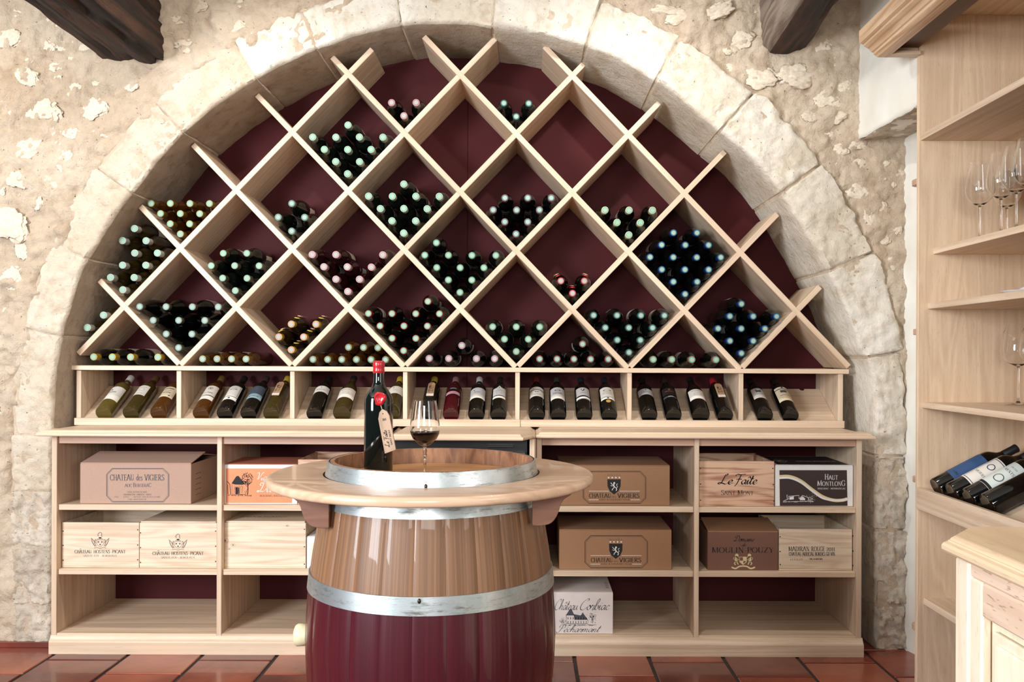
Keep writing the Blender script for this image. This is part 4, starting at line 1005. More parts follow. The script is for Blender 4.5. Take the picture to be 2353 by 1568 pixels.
def crate(label, x0, x1, yt, yb, Yf, dep, m, shelf_z, lid=False, pm=None, nail_px=()):
    a = W(x0, (yt+yb)/2, Yf).x; c = W(x1, (yt+yb)/2, Yf).x; z0 = shelf_z+.0008; z1 = z0+(yb-yt)*Yf/FPX
    t = thing('wine_crate', label, 'crate', ((a+c)/2, Yf+dep/2, z0))
    th = .010
    put('front_board', MB().box(a, c, Yf, Yf+th, z0+.006, z1, .001).mesh('front_board', m), t)
    put('back_board', MB().box(a, c, Yf+dep-th, Yf+dep, z0+.006, z1, .001).mesh('back_board', m), t)
    put('side_board', MB().box(a+.0005, a+th, Yf+th, Yf+dep-th, z0+.006, z1-.001, .001).mesh('side_board', m), t)
    put('side_board', MB().box(c-th, c-.0005, Yf+th, Yf+dep-th, z0+.006, z1-.001, .001).mesh('side_board', m), t)
    put('base_board', MB().box(a, c, Yf, Yf+dep, z0, z0+.0055, .0008).mesh('base_board', m), t)
    if lid: put('lid', MB().box(a+.004, c-.004, Yf+.001, Yf+dep-.002, z1+.0003, z1+.007, .001).mesh('lid', m), t)
    nails(t, nail_px, Yf)
    return t, (a, c, z0, z1)
F1 = 3.555
SZ = {1: .606, 2: .341, 0: .080}
# --- left cabinet, upper row
t, g = carton('large pale cardboard carton with black octagon frame reading Chateau des Vigiers', 184, 439, 1069, 1160.5, F1, .31, CARDL, 'raised', SZ[1])
A = Art(F1-.0006)
fr = [(258,1077),(375,1077),(388,1090),(388,1140),(375,1154),(258,1154),(245,1140),(245,1090),(258,1077)]
A.line(GREYINK, fr, 1.3); A.line(GREYINK, [((x-316.5)*.97+316.5, (y-1115.5)*.96+1115.5) for x, y in fr], .6)
A.text(GREYINK, 'CHATEAU', 253, 308, 1104.5, 13.5, small=1, bold=1.2); A.text(GREYINK, 'des', 313, 328, 1104.5, 14, small=1); A.text(GREYINK, 'VIGIERS', 332, 378, 1104.5, 13.5, small=1, bold=1.2)
A.text(GREYINK, 'AOC ^BERGERA^C', 287, 348, 1119.5, 9, small=.78)
A.text(GREYINK, 'SCEA LA FONT DU ROC', 293, 338, 1133, 3.6, small=1, bold=.8); A.text(GREYINK, '24240 MONESTIER - DORDOGNE - FRANCE', 283, 348, 1138.8, 3.6, small=1, bold=.8)
A.text(GREYINK, 'TEL.  - FAX.  - WWW.VIGIERS.COM', 262, 368, 1144, 3.2, small=1, bold=.7); A.text(GREYINK, 'E-MAIL  VIGIERS VIGIERS.COM', 295, 336, 1149.5, 3, small=1, bold=.7)
A.done(t)
b = MB()
for k in range(5):
    for q in range(3):
        y = F1+.05+.02*q; b.box(g[1]+.0004, g[1]+.0010, y+.0, y+.014, .635+.022*k, .637+.022*k, 0)
put('side_print', b.mesh('side_print', GREYINK), t)
t, g = carton('orange and white carton with tower and tree print beside the barrel table', 516.3, 683, 1072, 1162.5, F1, .24, WHITE, 'closed', SZ[1], plain('orange_card', (190,112,84), .8))
A = Art(F1-.0006); A.poly(ORANGE, [(519,1077),(671,1077),(671,1156.5),(519,1156.5)])
# round tower with conical roof, low wing and tree
A.poly(INK, [(532,1111.5),(543,1095),(548,1094),(563,1113),(557,1114.5),(540,1114)], .0)
A.line(INK, [(533,1113),(533,1136),(563,1137),(570,1121),(562,1113)], 1.0)
for x in (537, 541, 546, 550, 555): A.line(INK, [(x,1116+((x*7) % 5)),(x+2,1120),(x+1,1134)], .7)
A.poly(INK, [(541,1120),(547,1120),(547,1136),(541,1136)], .0); A.line(INK, [(549,1121),(549,1137)], 2)
A.line(INK, [(522,1107),(528,1113),(530,1137)], 1.6); A.line(INK, [(523,1114),(524,1136)], 1.2)
ra = random.Random(3)
for q in range(150):
    an = ra.uniform(0, 6.28); rd = 14*math.sqrt(ra.random()); A.circle(INK, 568+rd*math.cos(an), 1101+rd*math.sin(an), ra.uniform(.5, 1.3), 5)
A.line(INK, [(569,1110),(570,1124),(569,1137)], 2.0); A.line(INK, [(569,1118),(576,1108)], 1); A.line(INK, [(569,1116),(562,1106)], 1)
for q in range(90): A.circle(INK, ra.uniform(535,571), ra.uniform(1116,1137), ra.uniform(.3,.7), 4)
for q in range(60): x = ra.uniform(522,576); A.line(INK, [(x,1139+ra.uniform(-2,2)),(x+3,1139+ra.uniform(-2,2))], .5)
A.text(WHITE, 'Vignobles', 587, 654, 1104, 18, font='K', bold=.85, slant=.25); A.text(WHITE, 'Dubard', 591, 664, 1131, 24, font='K', bold=.85, slant=.25)
A.done(t); A = Art(F1-.0006); A.text(INK, 'MONTRAVEL-BERGERAC', 597, 654, 1142, 4.4, small=1)
A.done(t, 'lettering')
crate('open pine crate with bent nails half hidden behind the barrel table', 684.5, 872, 1060, 1163, F1, .30, PINE2, SZ[1])
# --- left cabinet, middle row
def hostens(t, cx, cy, k):
    A = Art(F1-.0006)
    A.text(INK, 'CHÂTEAU'.replace('Â','A'), cx-58.5, cx-19, cy, 7.6, small=1, bold=1.1); A.text(INK, 'HOSTENS', cx-15, cx+23, cy, 7.6, small=1, bold=1.1); A.text(INK, '-PICANT', cx+25, cx+59, cy, 7.6, small=1, bold=1.1)
    A.line(INK, [(cx-47,cy-9),(cx-45,cy-10.5),(cx-43,cy-9)], .8)
    A.text(INKS, 'SAINTE-FOY - BORDEAUX', cx-39, cx+39, cy+8, 4.8, small=1, bold=.8)
    top = cy-46
    A.line(INKS, [(cx-4,top+7),(cx-5,top+2),(cx,top-2),(cx+4,top+1),(cx+3,top+5),(cx+5,top+8)], 1.2, True)
    A.poly(INK, [(cx-3,top+9),(cx+3,top+9),(cx+3,top+12),(cx-3,top+12)], .0)
    A.line(INKS, [(cx-7,top+13),(cx+7,top+13)], 1)
    sh = [(cx-8,top+15),(cx+8,top+15),(cx+8,top+25),(cx,top+32),(cx-8,top+25),(cx-8,top+15)]
    A.line(INKS, sh, .8); 
    for q in (-4, 4): A.circle(INKS, cx+q, top+20, 2, 7); 
    A.circle(INKS, cx, top+26, 2, 7)
    for s in (-1, 1): # winged supporters
        A.line(INKS, [(cx+s*21,top+11),(cx+s*15,top+17),(cx+s*12,top+24),(cx+s*9,top+30)], 1.3, True)
        A.line(INKS, [(cx+s*20,top+14),(cx+s*17,top+22),(cx+s*12,top+29)], 1.1, True)
        A.line(INKS, [(cx+s*19,top+18),(cx+s*15,top+26),(cx+s*11,top+31)], .9, True)
        A.line(INKS, [(cx+s*10,top+14),(cx+s*12,top+18),(cx+s*10,top+22)], 1.6, True)
    A.line(INKS, [(cx-14,top+34),(cx-6,top+32.5),(cx,top+35),(cx+6,top+32.5),(cx+14,top+34)], .9, True)
    A.done(t)
t, g = crate('open pine crate stamped Hostens-Picant, leftmost on the middle shelf', 142.5, 319.5, 1205.6, 1309, F1, .34, PINE, SZ[2], False, None, [(145,1221),(145,1254),(145,1288),(316.5,1218),(316.5,1253),(316.5,1287)])
hostens(t, 230, 1272, 1)
t, g = crate('lidded pine crate stamped Hostens-Picant, right of the open one', 320.8, 498, 1208, 1311, F1, .34, PINE, SZ[2], True, None, [(323,1225),(323,1259),(323,1293),(495.5,1221),(495.5,1256),(495.5,1291)])
hostens(t, 409, 1276, 1)
t, g = crate('plain knotty pine crate with nailed lid on the middle shelf', 516.3, 702.5, 1207, 1311, F1, .34, PINE, SZ[2], True, None, [(514,1218),(514,1260),(514,1300),(699.5,1217),(699.5,1257),(699.5,1297)])
A = Art(F1-.0006)
for x, y, r in ((517,1243,4.2),(535.5,1253,2.6),(527,1262,1.8),(660,1208.6,2)):
    A.circle(INKS, x, y, r*.6, 9); A.line(INKS, [(x-r*2,y),(x-r,y-r),(x+r,y-r),(x+r*2,y),(x+r,y+r),(x-r,y+r),(x-r*2,y)], .35, True)
A.line(INKS, [(513,1283),(515.5,1288),(513.5,1295)], 2.5, True)
A.done(t, 'knot')
b = MB(); V, F, w = text2d('SNIVSERVAN', small=1); a0 = W(560, 1190, 3.7).x
b.add([(a0+(w-x)*.026, 3.66-y*.018, g[3]+.0076) for x, y in V], F); put('lid_lettering', b.mesh('lid_lettering', INKS), t)
t, g = carton('white carton with cream label partly hidden behind the barrel', 705, 800, 1240, 1311, F1, .2, WHITE, 'closed', SZ[2])
A = Art(F1-.0006); A.poly(plain('pale_yellow_print', (236,228,190), .6), [(716,1252),(722,1246),(790,1246),(790,1304),(722,1304),(714,1296)]); A.text(plain('green_print', (80,150,90), .6), 'PRODUIT', 726, 744, 1246, 2.5, small=1); A.done(t)
# --- right cabinet
def lion(A, m, cx, cy, k):
    A.circle(m, cx+.5*k, cy-8*k, 2.3*k, 8); A.line(m, [(cx+0*k,cy-7*k),(cx-1*k,cy-2*k),(cx+2*k,cy+3*k)], 3.0*k, True)
    A.line(m, [(cx-1*k,cy-4*k),(cx-5*k,cy-5*k),(cx-8*k,cy-9*k)], 1.3*k, True); A.line(m, [(cx-1*k,cy-2*k),(cx-5*k,cy-1*k),(cx-8*k,cy-2*k)], 1.3*k, True)
    A.line(m, [(cx+1*k,cy+2*k),(cx-3*k,cy+6*k),(cx-5*k,cy+10*k)], 1.5*k, True); A.line(m, [(cx+2*k,cy+2*k),(cx+6*k,cy+6*k),(cx+5*k,cy+11*k)], 1.8*k, True)
    A.line(m, [(cx+3*k,cy+4*k),(cx+8*k,cy+2*k),(cx+6*k,cy-4*k),(cx+9*k,cy-6*k)], 1.0*k, True)
def vigiers(t, ox, oy):
    A = Art(F1-.0006)
    fr = [(1353,1083.5),(1471,1083.5),(1484,1097),(1484,1145),(1471,1157.5),(1353,1157.5),(1340,1145),(1340,1097),(1353,1083.5)]
    fr = [(x+ox, y+oy) for x, y in fr]; cx, cy = 1412+ox, 1120.5+oy
    A.line(INK, fr, 1.1); A.line(INK, [((x-cx)*.97+cx, (y-cy)*.955+cy) for x, y in fr], .5)
    A.text(INK, 'H O T E L', 1396+ox, 1427+ox, 1094+oy, 3.2, small=1, bold=.8)
    for q in range(4):
        sx, sy = 1398.5+ox+8.3*q, 1098+oy
        A.lay(WHITE, [(sx+(2.7 if k % 2 == 0 else 1.1)*math.sin(k*.62832), sy-(2.7 if k % 2 == 0 else 1.1)*math.cos(k*.62832)) for k in range(10)], [tuple(range(10))])
    A.poly(INK, [(1395.5+ox,1102+oy),(1426.5+ox,1102+oy),(1426+ox,1118+oy),(1421+ox,1129+oy),(1411+ox,1137+oy),(1401+ox,1129+oy),(1396+ox,1118+oy)], .0)
    A.up = .0004; lion(A, WHITE, 1411+ox, 1118+oy, .95); A.up = 0.0
    for L in ([(1353,1129.3),(1399,1129.3)],[(1424,1129.3),(1470,1129.3)],[(1353,1149),(1375,1149)],[(1449,1149),(1470,1149)]): A.line(WHITE, [(x+ox, y+oy) for x, y in L], .9)
    A.text(INK, 'CHATEAU', 1354+ox, 1404+ox, 1144.5+oy, 10, small=1, bold=1.25); A.text(INK, 'DES', 1405.5+ox, 1416+ox, 1144.5+oy, 4, small=1, bold=.8); A.text(INK, 'VIGIERS', 1419+ox, 1470+ox, 1144.5+oy, 10, small=1, bold=1.25)
    A.text(INK, 'GOLF & COUNTRY CLUB', 1377+ox, 1447+ox, 1150.4+oy, 3.4, small=1, bold=.9)
    A.done(t)
t, g = carton('brown cardboard carton with hotel shield print on the upper right-hand shelf', 1287, 1539, 1076, 1167, F1, .31, CARD, 'closed', SZ[1]); vigiers(t, 0, 0)
t, g = carton('brown cardboard carton with hotel shield print on the middle right-hand shelf', 1285, 1543, 1225, 1315, F1, .31, CARD, 'closed', SZ[2]); vigiers(t, 4, 148)
t, g = crate('reddish pine crate stamped Le Faîte Saint Mont on the upper shelf', 1607, 1779, 1065, 1168, F1, .30, PINE2, SZ[1], False, None, [(1609.5,1077),(1609.5,1113),(1609.5,1150),(1776,1077),(1777,1114),(1778,1152)])
A = Art(F1-.0006); A.text(INK, 'Le', 1650, 1682, 1113, 23, font='K', bold=1.2, slant=.15); A.text(INK, 'Faîte', 1684, 1738, 1113, 23, font='K', bold=1.2, slant=.15)
A.text(INK, '^SAINT', 1657, 1690, 1138, 11, small=.8, bold=.95); A.text(INK, '^MONT', 1695, 1732, 1138, 11, small=.8, bold=.95); A.done(t)
t, g = carton('black and white carton with cream swoosh reading Haut Montlong', 1782, 1960, 1075, 1168, F1, .30, WHITE, 'closed', SZ[1])
A = Art(F1-.0006); A.poly(BROWNP, [(1791,1081),(1946,1081),(1947.5,1163),(1792,1163)])
sw = [(1791,1096),(1815,1096),(1840,1106),(1865,1125),(1890,1142),(1915,1150),(1935,1150),(1947,1147)]
A.line(CREAM, sw, 7.5, True, .0002); A.line(WHITE, [(x, y+(3.0 if x < 1900 else 0)) for x, y in sw], 4.4, True, .0004)
A.text(WHITE, '^HAUT', 1895, 1926, 1103, 13, small=.8, lift=0) if False else A.text(WHITE, '^HAUT', 1895, 1926, 1103, 13, small=.8)
A.text(WHITE, '^MONTLON^G', 1878, 1943, 1117, 12.5, small=.8); A.text(WHITE, 'BERGERAC - MONBAZILLAC', 1879, 1943, 1125, 3.6, small=1)
for L in ([(1800,1152),(1812,1147),(1812,1141),(1836,1139),(1836,1147)],[(1836,1147),(1844,1139),(1858,1144),(1858,1150)],[(1799,1154),(1830,1153),(1868,1152)],[(1809,1147),(1808,1138),(1810,1138)]): A.line(WHITE, L, 1.1)
A.poly(WHITE, [(1814,1143),(1824,1141),(1824,1148),(1814,1149)], .0); A.poly(WHITE, [(1838,1146),(1844,1141),(1850,1146),(1850,1150),(1838,1150)], .0)
for q in range(70): A.circle(WHITE, 1863+ra.gauss(0,4), 1146+ra.gauss(0,4), ra.uniform(.3,.8), 4)
for q in range(40): x = ra.uniform(1800,1868); A.line(WHITE, [(x,1153+ra.uniform(-1,2)),(x+2.5,1153+ra.uniform(-1,2))], .5)
A.done(t)
b = MB(); zt = g[3]+.0046; Yb0, Yb1 = F1+.012, F1+.29
b.add([(g[0]+.014, Yb0, zt-.0004), (g[1]-.012, Yb0, zt-.0004), (g[1]-.012, Yb1, zt), (g[0]+.014, Yb1, zt)], [(0,1,2,3)]); put('top_print', b.mesh('top_print', BROWNP), t)
b = MB(); V, F, w = text2d('WWW.HAUT-MONTLONG.COM', small=1); xa = W(1850, 1058, F1).x
b.add([(xa+x*.165/w, F1+.10+y*.03, zt+.0004) for x, y in V], F)
V, F, w = text2d('MG', small=1); xa = W(1806, 1058, F1).x; b.add([(xa+x*.024/w, F1+.10+y*.05, zt+.0004) for x, y in V], F)
dx, dy = xa+.012, F1+.125; L, q = ribbon([(dx-.03, dy), (dx, dy+.06), (dx+.03, dy), (dx, dy-.06), (dx-.03, dy)], lambda a_, b_: .0025); b.add([(x, y, zt+.0004) for x, y in L], q)
put('top_lettering', b.mesh('top_lettering', WHITE), t)
t, g = carton('dark brown carton with cream crest reading Domaine de Moulin-Pouzy', 1626, 1788, 1228, 1315, F1, .29, CARDD, 'raised', SZ[2], CARD)
A = Art(F1-.0006); A.text(INK, 'Domaine', 1686, 1732, 1244.5, 13, font='K', bold=1.1, slant=.25); A.text(INK, 'de', 1704, 1713, 1255.5, 8, font='K', bold=1.1, slant=.25)
A.text(INK, 'MOULIN-POUZY', 1636, 1779, 1270.5, 12, small=1, bold=1.05)
A.poly(CREAM, [(1699,1280),(1716,1280),(1716,1292),(1707.5,1299),(1699,1292)], .0); A.poly(CARDD, [(1700,1281),(1707,1281),(1707,1289),(1700,1289)], .0003); A.poly(CARDD, [(1708,1290),(1714,1290),(1713,1292.5),(1708,1296)], .0003)
for s in (-1, 1):
    A.circle(CREAM, 1707.5+s*14.5, 1277, 4.2, 9); A.line(CREAM, [(1707.5+s*14,1279),(1707.5+s*16,1286),(1707.5+s*15,1292)], 5.5, True)
    A.line(CREAM, [(1707.5+s*15,1283),(1707.5+s*10,1280)], 1.8); A.line(CREAM, [(1707.5+s*15,1286),(1707.5+s*10,1287)], 1.8)
    A.line(CREAM, [(1707.5+s*15,1291),(1707.5+s*11,1298)], 2.4); A.line(CREAM, [(1707.5+s*16,1291),(1707.5+s*20,1295),(1707.5+s*17,1299)], 2.2, True)
    A.line(CREAM, [(1707.5+s*19,1288),(1707.5+s*22,1284),(1707.5+s*19,1281)], 1.0, True)
A.line(CREAM, [(1681,1304),(1690,1307),(1700,1302),(1715,1302),(1725,1307),(1735,1304)], 3.4, True); A.done(t)
t, g = crate('open pale pine crate stamped Madiran Rouge 2011 at the far right', 1790, 1958, 1220, 1315, F1, .32, PINE, SZ[2], False, None, [(1792.5,1234),(1792.5,1268),(1793,1298),(1959.5,1232),(1960,1267),(1960,1300)])
A = Art(F1-.0006); A.text(INK, 'MADIRAN', 1812, 1860, 1267, 10.5, small=1, bold=1.1); A.text(INK, 'ROUGE', 1864, 1896, 1267, 10.5, small=1, bold=1.1); A.text(INK, '2011', 1899, 1919, 1267, 8, small=1, bold=1.1)
A.text(INK, 'CHATEAU ARRICAU BORDES GD VIN', 1813, 1919, 1277.5, 8, small=1, bold=1.5); A.text(INK, '6 X 75 CL 1772', 1816, 1845, 1288, 4, small=1); A.text(INK, '9L14030', 1860, 1890, 1287, 3.4, small=1, bold=1.6); A.done(t)
t, g = carton('small off-white carton with castle engraving reading Château Corbiac Pécharmant', 1268, 1408.5, 1367, 1460, 3.54, .26, plain('offwhite_card', (222,212,206), .8), 'closed', SZ[0])
A = Art(3.5394)
A.text(GREYINK, 'Château', 1273, 1326, 1402, 24, font='K', bold=.72, slant=.3); A.text(GREYINK, 'Corbiac', 1330, 1398, 1402, 25, font='K', bold=.72, slant=.3)
A.text(GREYINK, 'Pécharmant', 1280, 1376, 1453, 17, font='K', bold=.72, slant=.3)
A.poly(GREYINK, [(1300,1415),(1309,1401),(1313,1400),(1320,1415)], .0); A.poly(GREYINK, [(1318,1412),(1345,1417),(1351,1425),(1320,1425)], .0); A.poly(GREYINK, [(1334,1416),(1339,1408),(1345,1417)], .0)
A.line(GREYINK, [(1301,1415),(1301,1434),(1351,1434),(1351,1425)], 1)
for x in range(1305, 1350, 6): A.line(GREYINK, [(x,1419),(x,1424)], 1.4); A.line(GREYINK, [(x,1428),(x,1433)], 1.4)
for q in range(110): A.circle(GREYINK, 1361+ra.gauss(0,4.5), 1418+ra.gauss(0,6), ra.uniform(.4,1), 4)
for q in range(60): A.circle(GREYINK, 1294+ra.gauss(0,4), 1428+ra.gauss(0,4), ra.uniform(.4,.9), 4)
for q in range(50): x = ra.uniform(1288,1366); A.line(GREYINK, [(x,1436+ra.uniform(-1,3)),(x+5,1436+ra.uniform(-1,3))], .4)
A.line(GREYINK, [(1361,1420),(1361,1433)], 1.2); A.done(t)
b = MB(); xa = W(1392, 1350, 3.62).x; V, F, w = text2d('ROUGE', small=1, bold=.8)
b.add([(xa+y*.012, 3.60+x*.10/w, g[3]+.0048) for x, y in V], F); put('top_scrawl', b.mesh('top_scrawl', plain('violet_ink', (96,60,80), .6)), t)

# ================================================================== BARREL TABLE
BXc, BYc = -.261, 2.37
bt = thing('barrel_table', 'oak wine barrel with burgundy lower half and round beech table ring', 'barrel', (BXc, BYc, 0))
RTAB = [(0,.272),(.04,.279),(.09,.292),(.17,.308),(.27,.325),(.37,.336),(.47,.340),(.56,.3365),(.633,.330),(.69,.3225),(.75,.3125),(.80,.3045),(.836,.299),(.88,.290),(.91,.283),(.94,.2765)]
def rbar(z):
    for (a, r0), (b_, r1) in zip(RTAB, RTAB[1:]):
        if a <= z <= b_: return r0+(r1-r0)*(z-a)/(b_-a)
    return RTAB[-1][1]
OAK = wood('barrel_oak', (146,104,72), (112,78,53), 'stave', rough=.5, cross=150, along=.10, dist=.15, lo=.34, hi=.66, fleck=.35, bump=.35, coat=.22, big=.2)
PBUR = wood('barrel_burgundy_paint', (78,18,30), (66,15,25), 'stave', rough=.32, cross=130, along=.10, dist=.15, big=.2, lo=.3, hi=.7, fleck=0, bump=.3, coat=.35)
OAKI = wood('barrel_oak_inside', (166,120,88), (122,84,62), 'z', rough=.7, cross=40, along=6, dist=1.2, lo=.35, hi=.65, fleck=.3, bump=.3)
NS = 26
zs = [0, .02, .06, .12, .18, .25, .32, .39, .47, .54, .60, .625, .633, .66, .70, .74, .78, .82, .86, .90, .93, .94]
def stave():
    V = []; F = []; M_ = []
    hw = math.pi/NS; st = [(-1, -.0007), (-.975, 0), (-.5, 0), (0, 0), (.5, 0), (.975, 0), (1, -.0007)]
    for z in zs:
        for a, dr in st: an = -math.pi/2+hw*a; r = rbar(z)+dr; V.append((r*math.cos(an), r*math.sin(an), z))
        for a, dr in st: an = -math.pi/2+hw*a; r = rbar(z)-(.027 if z < .90 else .024-.008*(z-.90)/.04*1.5)+.0; V.append((r*math.cos(an), r*math.sin(an), z))
    n = len(st)
    for i in range(len(zs)-1):
        for k in range(n-1):
            F.append((i*2*n+k, i*2*n+k+1, (i+1)*2*n+k+1, (i+1)*2*n+k)); M_.append(1 if zs[i+1] <= .634 else 0)
            F.append((i*2*n+n+k+1, i*2*n+n+k, (i+1)*2*n+n+k, (i+1)*2*n+n+k+1)); M_.append(2)
    i = len(zs)-1
    for k in range(n-1): F.append((i*2*n+k, i*2*n+k+1, i*2*n+n+k+1, i*2*n+n+k)); M_.append(2)
    b = MB(); b.v = V; b.f = F; b.m = M_
    return b.mesh('stave', [OAK, PBUR, OAKI], angle=50)
sm = stave()
for k in range(NS): put('stave', sm, bt, (0, 0, 0), (0, 0, 2*math.pi*(k+.37)/NS))
ZINC = None
def zinc():
    m, nt, p = _new('galvanised_hoop')
    v = _coords(nt); n = _node(nt, 'ShaderNodeTexNoise', Scale=9.0, Detail=8.0, Roughness=.7); nt.links.new(v, n.inputs['Vector'])
    v2 = _coords(nt, (10, 10, 60)); n2 = _node(nt, 'ShaderNodeTexNoise', Scale=1.0, Detail=6.0, Roughness=.75); nt.links.new(v2, n2.inputs['Vector'])
    col = _mix(nt, _ramp(nt, n.outputs[0], [(.4, 0.0), (.62, 1.0)]), lin((205,210,212)), lin((168,176,176)))
    col = _mix(nt, _ramp(nt, n2.outputs[0], [(.53, 0.0), (.66, .85)]), col, lin((104,102,90)))
    nt.links.new(col, p.inputs['Base Color']); p.inputs['Metallic'].default_value = .85
    nt.links.new(_ramp(nt, n.outputs[0], [(.3, .30), (.7, .46)]), p.inputs['Roughness']); _bump(nt, n2.outputs[0], p, .12)
    return m
ZINC = zinc()
def hoop(z0, z1, extra=.0015):
    r0, r1 = rbar(z0)+extra, rbar(z1)+extra
    b = MB().lathe([(r0-.001, z0), (r0+.0016, z0+.0006), (r1+.0016, z1-.0006), (r1-.001, z1)], 96)
    put('hoop', b.mesh('hoop', ZINC, angle=40), bt, (0,0,0))
hoop(.606, .651); hoop(.829, .872); hoop(.903, .9405, .0035); hoop(.286, .330); hoop(.06, .10); hoop(.0, .036)
for z, an in ((.642, -89), (.907, -87)):
    r = rbar(z)+.004; a = math.radians(an)
    b = MB(); bm = bmesh.new(); bmesh.ops.create_uvsphere(bm, u_segments=10, v_segments=6, radius=.0045); 
    for v in bm.verts: v.co = Vector((r*math.cos(a)+v.co.x, r*math.sin(a)+v.co.y, z+v.co.z*1.4))
    put('rivet', b.frombm(bm).mesh('rivet', NAIL, smooth=True), bt, (0,0,0))
# barrel head of oak boards, recessed below the rim
HEADW = wood('head_oak', (186,136,88), (148,102,64), 'x', rough=.45, cross=44, along=1.6, coat=.15)
for k in range(7):
    y0 = -.245+.07*k; y1 = y0+.0692; R = .249
    def hx(y): return math.sqrt(max(0, R*R-y*y))
    pts = [(-hx(y0), y0)]+[(hx(y0+(y1-y0)*q/6), y0+(y1-y0)*q/6) for q in range(7)]+[(-hx(y1+(y0-y1)*q/6), y1+(y0-y1)*q/6) for q in range(6)]
    pts = [p for i, p in enumerate(pts) if i == 0 or (Vector(p)-Vector(pts[i-1])).length > 1e-4]
    put('head_board', MB().prism(pts, 'z', .882, .897, 0).mesh('head_board', HEADW), bt, (0,0,0))
# round table ring
RING = wood('ring_beech', (212,178,150), (188,152,124), 'x', rough=.3, cross=30, along=1.0, dist=1.2, fleck=.12, coat=.3, bump=0)
put('table_ring', MB().lathe([(.295,.8805),(.295,.9045),(.425,.9050),(.434,.9042),(.4395,.901),(.4415,.896),(.4415,.888),(.439,.883),(.434,.8805),(.295,.8805)], 120).mesh('table_ring', RING, angle=50), bt, (0,0,0))
# shaped brackets
DBW = wood('bracket_wood', (138,94,74), (114,74,58), 'x', rough=.5, cross=40, along=2, fleck=.2)
for x0, sgn in ((-.236, -1), (.2740, 1)):
    pr = [(0,0),(.112,0),(.106,-.014),(.090,-.026),(.080,-.042),(.074,-.064),(.066,-.086),(.052,-.104),(.034,-.111),(.012,-.113),(0,-.111)]
    pr = [(0, 0)]+[(p_[0]*.92, p_[1]*.8) for p_ in cat(pr[1:], 4)]; yb = -.215 if sgn < 0 else -.172
    b = MB().prism([(x0+sgn*px_, .8800+pz) for px_, pz in pr], 'y', yb, yb+.032, .002)
    put('bracket', b.mesh('bracket', DBW), bt, (0,0,0))
    b = MB().prism([(x0+sgn*px_, .8800+pz) for px_, pz in pr], 'y', .13, .162, .002)
    put('bracket', b.mesh('bracket', DBW), bt, (0,0,0))
w = W(688, 1465, 2.32)
b = MB().lathe([(.0001, -.372), (.018, -.371), (.026, -.368), (.030, -.362), (.029, -.345), (.027, -.335)], 24, c=(0, -.03, w.z), axis='x')
put('bung', b.mesh('bung', plain('ivory_plastic', (228,216,176), .4), angle=40), bt, (0,0,0))

# ------------------------------------------------------------------ tall bottle on the barrel
SHAPES['tall'] = (.0393, .312, [(.0,.004),(.028,.0015),(.0375,0),(.0393,.004),(.0393,.196),(.0385,.208),(.034,.220),(.0255,.232),(.0185,.242),(.0148,.254),(.0140,.268)])
TG = glassy('black_green_glass', (8,14,12), .03, 0, .6)
X = (873-PX)*2.37/FPX
tb = thing('wine_bottle', 'tall dark wine bottle with red wax top standing on the barrel', 'bottle', (X-.003, 2.37, .8975))
pr = SHAPES['tall'][2]+[(.0138, .29), (.0001, .29)]
put('glass_body', MB().lathe(pr, 64).mesh('glass_body', TG, angle=60), tb, (0,0,0))
put('wax_capsule', MB().lathe([(.0001,.3125),(.010,.3125),(.0145,.311),(.0163,.307),(.0166,.300),(.0160,.295),(.0152,.291),(.0160,.286),(.0162,.279),(.0150,.2782)], 32).mesh('wax_capsule', RWAX, angle=60), tb, (0,0,0))
sx, sz = .011, .2115; sy = -.040
b = MB(); V = [(sx, sy-.0045, sz)]; n = 28
for k in range(n):
    a = 2*math.pi*k/n; r = .0165+.0012*math.sin(3*a+1)+(.0035 if 3.9 < a < 5.2 else 0); V.append((sx+.62*r*math.cos(a), sy-.0045, sz+.62*r*math.sin(a)))
for k in range(n):
    a = 2*math.pi*k/n; r = .0165+.0012*math.sin(3*a+1)+(.0035 if 3.9 < a < 5.2 else 0); V.append((sx+.72*r*math.cos(a), sy-.007, sz+.72*r*math.sin(a)))
for k in range(n):
    a = 2*math.pi*k/n; r = .0165+.0012*math.sin(3*a+1)+(.0035 if 3.9 < a < 5.2 else 0); V.append((sx+r*math.cos(a), sy-.0045, sz+r*math.sin(a)))
for k in range(n):
    a = 2*math.pi*k/n; r = .0165+.0012*math.sin(3*a+1)+(.0035 if 3.9 < a < 5.2 else 0); V.append((sx+r*math.cos(a), sy+.001, sz+r*math.sin(a)))
F = [(0, 1+k, 1+(k+1) % n) for k in range(n)]
for L in range(3): F += [(1+L*n+k, 1+L*n+(k+1) % n, 1+(L+1)*n+(k+1) % n, 1+(L+1)*n+k) for k in range(n)]
put('wax_seal', b.add(V, F).mesh('wax_seal', RWAX, angle=70), tb, (0,0,0))
b = MB().tube([(-.0165, -.004, .2395), (-.010, -.0210, .229), (.001, -.036, .216), (.010, -.0425, .203), (.014, -.044, .190), (.0165, -.0445, .182)], .0009, 6)
b.tube([(.0175*math.cos(q*.7854), .0175*math.sin(q*.7854), .2405) for q in range(9)], .0009, 6)
put('string', b.mesh('string', TWINE), tb, (0,0,0))
TAGW = wood('tag_oak', (168,138,112), (132,104,84), 'z', rough=.6, cross=50, along=3, lo=.38, hi=.6)
tg = MB().prism([(-.017,-.118),(.017,-.113),(.0175,-.020),(.012,-.006),(.0,.002),(-.010,-.006),(-.0165,-.022)], 'y', -.004, 0, .0008)
tgo = put('wooden_tag', tg.mesh('wooden_tag', TAGW), tb, (.0185, -.0425, .180), (0, math.radians(-12), math.radians(-14)))
b = MB(); V, F, w_ = text2d('2011', small=1, bold=1.3); b.add([(-.005+x*.012/w_, -.0046, -.030+y*.006) for x, y in V], F)
